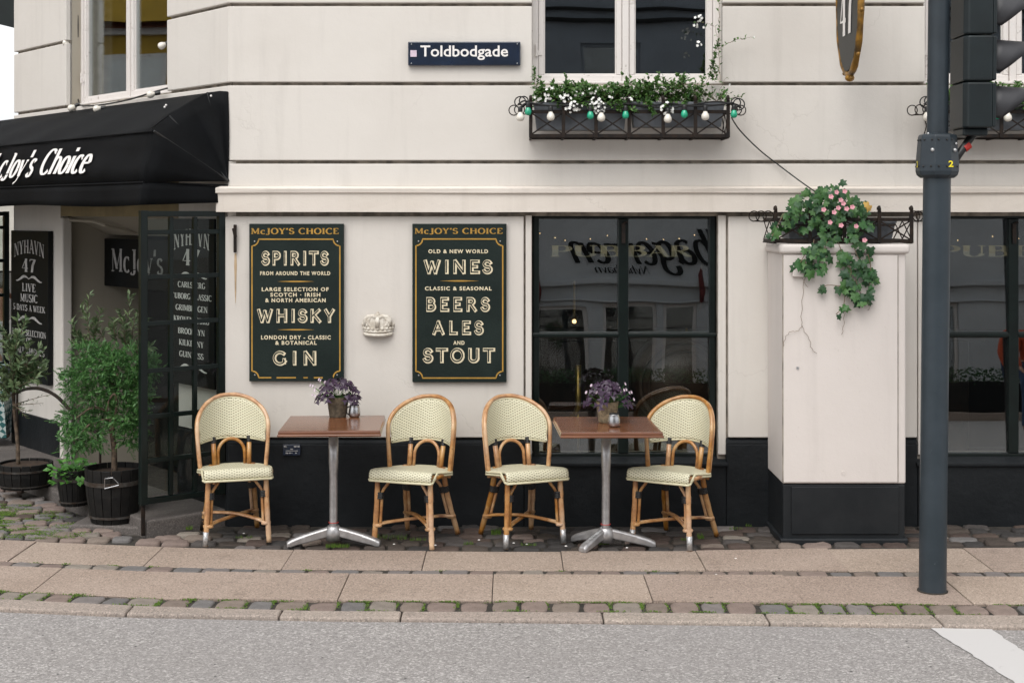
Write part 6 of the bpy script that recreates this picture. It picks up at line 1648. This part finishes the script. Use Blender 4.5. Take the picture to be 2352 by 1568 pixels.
for (X, Y, n, sx, sy, h) in ((775,1256,260,.07,.022,.022),(720,1236,60,.04,.03,.03),(900,1235,120,.10,.05,.025),(960,1240,60,.05,.02,.02),(1140,1225,120,.03,.04,.035),(1075,1250,50,.03,.015,.02),(1215,1252,60,.05,.01,.02),(1380,1250,70,.05,.012,.02),(1610,1235,70,.02,.03,.03),(1575,1240,30,.03,.01,.02),(435,1215,50,.02,.02,.03),(560,1235,40,.05,.02,.02),
                         (1330,1235,40,.03,.03,.02),(1720,1208,30,.02,.02,.02),(1690,1215,30,.04,.01,.02)):
    blades(gs, G(X, Y), n, (sx, sy), h, r)
for i in range(95):
    X, Y = r.uniform(-40, 200), r.uniform(1150, 1240)
    if Y < 1150 + (X-0)*.22: continue
    k = 1 - X/260; mossy(gs, G(X, Y) + Vector((0,0,.010)), int(60*k)+8, (.06, .010), r); blades(gs, G(X, Y) + Vector((0,0,.006)), int(26*k)+4, (.05, .010), .014, r)
for X in (40, 120, 240, 330, 700, 1290, 1500, 1015): mossy(gs, Vector((wx(X, yat(LC, 0)), yat(LB, wx(X, 8))-.02, -.004)), 26, (.03, .01), r)
tag(gs.build('grass', M_['moss']), 'small tufts of grass between the cobbles near the wall', 'grass', kind='stuff')
# litter: tiny pale bits and dark specks lying on the paving
lt = MB()
for (X, Y) in ((1645,1320),(1690,1283),(1440,1258),(1180,1247),(905,1250),(560,1225),(1210,1250),(1000,1252),(1300,1254),(1100,1240)):
    g = G(X, Y); lt.lathe([(.008,0),(.006,.004),(.001,.005)], g + Vector((0,0,.001)), 8)
tag(lt.build('litter', M_['white_letter']), 'small pale bits of litter scattered on the paving', 'litter', kind='stuff')
# ---------------------------------------------------------------- across the street (seen in the reflections)
YO = -11.4; m_grey = mk('grey_facade_paint', (.50, .51, .52), .8, .08, 1.2, .2, 30); m_blue = mk('blue_grey_facade', (.24, .27, .31), .8, .08, 1.2, .2, 30)
ob = empty('opposite_building', (0, YO, 0), 'pale grey shop building across the street, seen only in reflections', 'building')
def hole_wall(x0, x1, z0, z1, holes, mt, name='wall'):
    m = MB(); zs = sorted({z0, z1} | {h[2] for h in holes} | {h[3] for h in holes})
    for a, b in zip(zs[:-1], zs[1:]):
        hs2 = [(h[0], h[1]) for h in holes if h[2] <= a and h[3] >= b]
        for p, q in ranges(x0, x1, hs2): m.box(p, q, YO-.3, YO, a, b)
    m.build(name, mt, ob)
gh = [(.55, 1.75, .45, 2.05), (2.05, 2.85, 0.02, 2.15), (3.0, 3.75, 0.02, 2.15), (4.1, 5.6, .45, 2.05), (-1.6, -.1, .45, 2.05), (-3.4, -2.4, 0.02, 2.15), (6.4, 7.8, .45, 2.05), (8.6, 9.6, .02, 2.15)]
hole_wall(-9, 12, 0, 4.25, gh, m_grey)
uh = [(1.41, 2.75, 4.35, 5.66), (-1.4, -.1, 4.35, 5.66), (4.6, 5.9, 4.35, 5.66), (7.6, 8.9, 4.35, 5.66), (-4.4, -3.1, 4.35, 5.66)]
hole_wall(-9, 12, 4.25, 7.2, uh, m_blue, 'upper_wall')
m = MB(); m.box(-9.1, 12.1, YO, YO+.14, 2.50, 2.62); m.box(-9.1, 12.1, YO, YO+.07, 2.16, 2.20); m.build('cornice', m_grey, ob, bevel=.02)
m = MB(); m.box(-9.1, 12.1, YO, YO+.12, 6.05, 6.12); m.box(-9.1, 12.1, YO, YO+.1, 6.28, 6.34); m.build('eaves', M_['black_board'], ob)
m = MB(); m.box(-8.9, 11.9, YO-6, YO-5.5, 0, 7); m.build('back_wall', M_['dark_room'], ob)
m = MB(); m.box(-9, 12, YO-6, YO-.3, 7.2, 7.4); m.build('roof', M_['black_board'], ob)
for h in gh + uh:
    m = MB(); x0, x1, z0, z1 = h
    for (a, b, c, d) in ((x0, x0+.07, z0, z1), (x1-.07, x1, z0, z1), (x0+.07, x1-.07, z1-.07, z1), (x0+.07, x1-.07, z0, z0+.07)): m.box(a, b, YO-.16, YO-.08, c, d)
    wdo = m.build('window' if z0 > .1 else 'door', M_['wood_white'] if z0 < 4 else m_blue, ob)
    m = MB(); m.box(x0+.07, x1-.07, YO-.14, YO-.13, z0+.07, z1-.07); m.build('pane', M_['glass'], wdo)
m = MB()
text(m, serif('Vaffelbageren', T=.155, t=.07, shear=.45, sp=-.04, script=True), (6.05, YO+.05, 2.72), (-1,0,0), EZF, 4.70, .95, Vector((0,1,0)))
text(m, serif('Nyhavn', T=.16, t=.05, shear=.35, sp=-.04, script=True), (2.75, YO+.06, 2.68), (-1,0,0), EZF, .85, .24, Vector((0,1,0)))
m.build('lettering', M_['black_board'], ob)
red = mk('red_flag_cloth', (.16, .025, .025), .8, .2, 8)
for k, x in enumerate((.72, 3.82)):
    f = empty('furled_flag', (x, YO+.1, 2.0), ('furled red flag on the shop front across the street, nearer the corner', 'furled red flag on the shop front across the street, beside the shop name')[k], 'flag')
    m = MB(); m.tube([(x, YO, 2.0), (x, YO+.25, 2.95)], .015, 6); m.build('pole', M_['wood_white'], f)
    m = MB(); m.tube([(x, YO+.22, 2.90), (x-.03, YO+.2, 2.75), (x+.02, YO+.15, 2.4), (x, YO+.12, 2.15)], [.02, .05, .065, .04], 8); m.build('cloth', red, f, smooth=True)
hd = empty('hedge', (1.5, YO+4.4, 0), 'low dark hedge in troughs across the street', 'hedge'); m = MB(); r = random.Random(3)
m.box(-6, 11, YO+4.25, YO+4.6, .1, .62); m.build('trough', M_['black_board'], hd)
m = MB()
for i in range(6000): p = Vector((r.uniform(-6,11), YO+4.42+r.uniform(-.2,.2), .58+r.random()*.28)); add_leaf(m, p, rv(r), rv(r), .06, .045)
m.build('foliage', M_['ivy_dark'], hd, kind='stuff')

# ---------------------------------------------------------------- people
def skinned(name, joints, edges, mt, parent=None, sub=2):
    me = bpy.data.meshes.new(name); keys = list(joints); me.from_pydata([joints[k][:3] for k in keys], [(keys.index(a), keys.index(b)) for a, b in edges], []); me.materials.append(mt)
    o = link(name, me, parent); s_ = o.modifiers.new('skin', 'SKIN'); 
    if not me.skin_vertices:
        bm = bmesh.new(); bm.from_mesh(me); bm.verts.layers.skin.verify(); bm.to_mesh(me); bm.free()
    sv = me.skin_vertices[0].data
    for i, k in enumerate(keys):
        rr = joints[k][3]; sv[i].radius = rr if isinstance(rr, tuple) else (rr, rr); sv[i].use_root = (i == 0)
    s_.use_smooth_shade = True; o.modifiers.new('sub', 'SUBSURF').levels = sub; o.modifiers['sub'].render_levels = sub; return o
def person(loc, rz, seated, top_m, leg_m, hair_m, label):
    root = empty('person', loc, label, 'person'); root.rotation_euler = (0, 0, rz); h = .47 if seated else .93
    J = {'pelvis': (0,0,h,(.14,.10)), 'belly': (0,-.01,h+.16,(.13,.10)), 'chest': (0,0,h+.36,(.16,.105)), 'neck0': (0,.0,h+.50,(.07,.06)), 'neck': (0,-.01,h+.57,.05), 'head0': (0,-.02,h+.64,(.062,.075)), 'head1': (0,-.015,h+.72,(.074,.092)), 'head2': (0,.0,h+.80,(.055,.07))}
    E = [('pelvis','belly'),('belly','chest'),('chest','neck0'),('neck0','neck'),('neck','head0'),('head0','head1'),('head1','head2')]
    for sx, s_ in ((-1,'l'),(1,'r')):
        el = (.25*sx, -.02, h+.20) if not seated else (.24*sx, -.10, h+.18); wr = (.25*sx, -.16, h+.0) if not seated else (.12*sx, -.32, h+.24)
        J['sh'+s_] = (.17*sx,0,h+.45,.058); J['el'+s_] = (*el,.040); J['wr'+s_] = (*wr,.027); J['pa'+s_] = (wr[0], wr[1]-.05, wr[2]-.03, (.036,.018))
        E += [('chest','sh'+s_),('sh'+s_,'el'+s_),('el'+s_,'wr'+s_),('wr'+s_,'pa'+s_)]
        for k in range(5):
            fx = (k-2)*.013 if k < 4 else -.035*sx; J[f'f{s_}{k}'] = (wr[0]+fx, wr[1]-.085+(.02 if k == 4 else 0), wr[2]-.05, .0085); J[f'g{s_}{k}'] = (wr[0]+fx, wr[1]-.10+(.02 if k == 4 else 0), wr[2]-.085+.006*k, .007)
            E += [('pa'+s_, f'f{s_}{k}'), (f'f{s_}{k}', f'g{s_}{k}')]
        kn = (.11*sx, -.42, .49) if seated else (.11*sx, -.03, .50); an = (.11*sx, -.40, .09) if seated else (.12*sx, .02, .09)
        J['hip'+s_] = (.095*sx, -.02, h-.03, .085); J['kn'+s_] = (*kn, .058); J['an'+s_] = (*an, .04); J['to'+s_] = (an[0], an[1]-.16, .03, (.04,.03))
        E += [('pelvis','hip'+s_),('hip'+s_,'kn'+s_),('kn'+s_,'an'+s_),('an'+s_,'to'+s_)]
    skinned('body', J, E, M_['skin'], root)
    def sub(keys, grow, name, mt, cut=None):
        J2 = {}
        for k in keys:
            x, y, z, rr = J[k]; rr = rr if isinstance(rr, tuple) else (rr, rr); J2[k] = (x, y, z, (rr[0]+grow, rr[1]+grow))
        skinned(name, J2, [(a, b) for a, b in E if a in J2 and b in J2], mt, root)
    sub(['pelvis','belly','chest','neck0','shl','ell','wrl','shr','elr','wrr'], .016, 'top', top_m)
    sub(['anl','tol'], .012, 'shoe', M_['plastic']); sub(['anr','tor'], .012, 'shoe', M_['plastic'])
    J['pelvis'] = (0,0,h-.02,(.145,.105)); sub(['pelvis','hipl','knl','anl','hipr','knr','anr'], .014, 'trousers', leg_m)
    m = MB(); c = Vector((0, .015, h+.75)); m.ball(c, .095, 14, (.86,1.05,1.1)); hair = m.build('hair', hair_m, root, smooth=True, local=True)
    for v in hair.data.vertices:
        if v.co.y < c.y-.03 and v.co.z < c.z+.045: v.co.y = c.y-.03
        if v.co.z < c.z-.05: v.co.z = c.z-.05
    m = MB(); m.tube([(0,-.09,h+.735),(0,-.118,h+.70),(0,-.10,h+.692)], [.010,.017,.012], 8); m.ball((-.03,-.088,h+.74), .011, 8); m.ball((.03,-.088,h+.74), .011, 8); m.ball((-.082,-.0,h+.72), .02, 8, (.4,1,1.4)); m.ball((.082,-.0,h+.72), .02, 8, (.4,1,1.4)); m.build('face', M_['skin'], root, smooth=True, local=True)
    return root
pd = 12.6
person((wx(2, pd), pd, .08), R(35), True, M_['white_cloth'], M_['blue_cloth'], M_['hair'], 'grey haired person in a white shirt sitting at the far left edge behind the screen')
person((7.25, -1.6, 0), R(170), False, M_['orange_cloth'], M_['blue_cloth'], M_['bark'], 'person in an orange jacket and jeans standing in the street, reflected in the right window')
st_ = empty('stool', (wx(2, pd)+.05, pd+.12, 0), 'dark wooden stool under the seated person at the far left', 'stool')
m = MB(); m.box(wx(2,pd)-.18, wx(2,pd)+.22, pd-.08, pd+.28, .43, .46); m.build('seat', M_['dark_wood'], st_, bevel=.01)
for sx in (-.15, .18):
    for sy in (-.05, .25): m = MB(); m.tube([(wx(2,pd)+sx, pd+sy, .43), (wx(2,pd)+sx*1.15, pd+sy*1.1, 0)], .016, 8); m.build('leg', M_['dark_wood'], st_)
k = NT('checked_cloth'); ch = k.n('ShaderNodeTexChecker'); ch.inputs['Scale'].default_value = 22; ch.inputs[1].default_value = (.02,.10,.10,1); ch.inputs[2].default_value = (.42,.48,.46,1); k.l(k.map((1,1,1), (0, R(45), R(45))), ch.inputs[0]); k.col(ch.outputs[0]); k.rough(.8)
tc = empty('cafe_table', (-4.55, 12.0, 0), 'small cafe table under a green checked cloth at the far left edge', 'table')
m = MB(); m.box(-4.85, -4.24, 11.75, 12.3, .70, .73); m.build('tabletop', M_['dark_wood'], tc); m = MB(); m.tube([(-4.55,12.0,.70),(-4.55,12.0,0)], .03, 10); m.build('column', M_['iron'], tc); m = MB(); m.lathe([(.24,0),(.22,.02),(.05,.04)], (-4.55,12.0,0), 18); m.build('base', M_['iron'], tc)
clo = empty('tablecloth', (-4.55, 12.0, .73), 'green and white checked cloth hanging from the cafe table at the far left', 'tablecloth'); m = MB(); vs = []
for i, (x, y) in enumerate([(-4.87,11.73),(-4.70,11.71),(-4.55,11.735),(-4.40,11.71),(-4.22,11.73),(-4.20,11.9),(-4.225,12.1),(-4.2,12.32)]):
    for j, z in enumerate((.735, .5, .15)): vs.append((x + (.02*j*math.sin(i*2)), y - .015*j*math.cos(i*2.3), z))
m.add(vs, [(i*3+j, (i+1)*3+j, (i+1)*3+j+1, i*3+j+1) for i in range(7) for j in range(2)]); m.add([(-4.87,11.73,.736),(-4.22,11.73,.736),(-4.2,12.32,.736),(-4.87,12.32,.736)], [(0,1,2,3)]); m.build('cloth', k.m, clo)

# ---------------------------------------------------------------- beyond the corner
beige_ = mk('beige_facade', (.55, .52, .46), .8, .1, 2)
ye = mk('ochre_yellow_facade', (.52, .32, .035), .8, .12, 1.5, .2, 20); tile = mk('red_roof_tiles', (.26, .07, .03), .8, .3, 14, .6, 20)
yh = empty('yellow_house', (-14, 18, 0), 'ochre yellow house with red tiled roof, reflected in the corner window', 'building')
m = MB(); m.box(-20, -13.5, 10, 26, 0, 4.9); m.build('wall', ye, yh)
m = MB(); vs = [(-13.2,9.8,4.85),(-13.2,26.2,4.85),(-16.8,26.2,8.4),(-16.8,9.8,8.4),(-20.3,9.8,4.85),(-20.3,26.2,4.85)]; m.add(vs, [(0,1,2,3),(3,2,5,4),(0,3,4),(1,5,2),(0,4,5,1)]); m.build('roof', tile, yh)
m = MB(); vs = [(-13.0,13.3,4.9),(-13.0,16.7,4.9),(-13.0,15.0,7.3),(-16,13.3,4.9),(-16,16.7,4.9),(-16,15.0,7.3)]; m.add(vs, [(0,1,2),(0,2,5,3),(1,4,5,2)]); m.build('dormer', ye, yh)
for y in (11, 13.2, 15.4, 17.6, 19.8, 22):
    for z in (.9, 3.1):
        m = MB(); m.box(-13.5, -13.44, y-.5, y+.5, z, z+1.35); wd_ = m.build('window', M_['wood_white'], yh); m = MB(); m.box(-13.45, -13.425, y-.42, y-.04, z+.08, z+1.27); m.box(-13.45, -13.425, y+.04, y+.42, z+.08, z+1.27); m.build('pane', M_['glass'], wd_)
m = MB(); m.box(-13.5, -13.38, 9.9, 26.1, 4.75, 4.86); m.build('gutter', M_['wood_white'], yh)
kh = empty('quay_house', (-20, 52, 0), 'low beige house far down the side street at the left edge', 'building')
m = MB(); m.box(-26, -12, 50, 56, 0, 2.9); m.build('wall', beige_, kh); m = MB(); m.add([(-26.3,49.7,2.9),(-11.7,49.7,2.9),(-11.7,53,4.2),(-26.3,53,4.2),(-26.3,56.3,2.9),(-11.7,56.3,2.9)], [(0,1,2,3),(3,2,5,4),(0,3,4),(1,5,2)]); m.build('roof', tile, kh)
for x in range(-25, -12, 2): m = MB(); m.box(x, x+.9, 49.96, 50.0, .9, 2.2); m.build('window', M_['wood_white'], kh)
na = empty('side_awning', (-4.2, 14, 3.7), 'dark green awning with a white stripe at the top left corner', 'awning')
m = MB(); m.add([(-4.24,13.0,4.95),(-5.6,13.0,4.35),(-5.6,15.5,4.35),(-4.24,15.5,4.95),(-5.6,12.99,4.1),(-4.24,12.99,4.1),(-5.6,15.5,4.1)], [(0,1,2,3),(0,5,4,1),(1,4,6,2)])
o = m.build('canvas', M_['green_frame'], na); o.modifiers.new('thick', 'SOLIDIFY').thickness = .01
m = MB(); m.box(-5.61, -4.24, 12.97, 12.985, 4.30, 4.345); m.build('stripe', M_['white_letter'], na)
m = MB(); m.add([(-4.24,12.97,4.10),(-5.6,12.97,4.10),(-5.6,12.97,3.95),(-4.24,12.97,3.62)], [(0,1,2,3)]); o = m.build('valance', M_['green_frame'], na); o.modifiers.new('thick', 'SOLIDIFY').thickness = .01
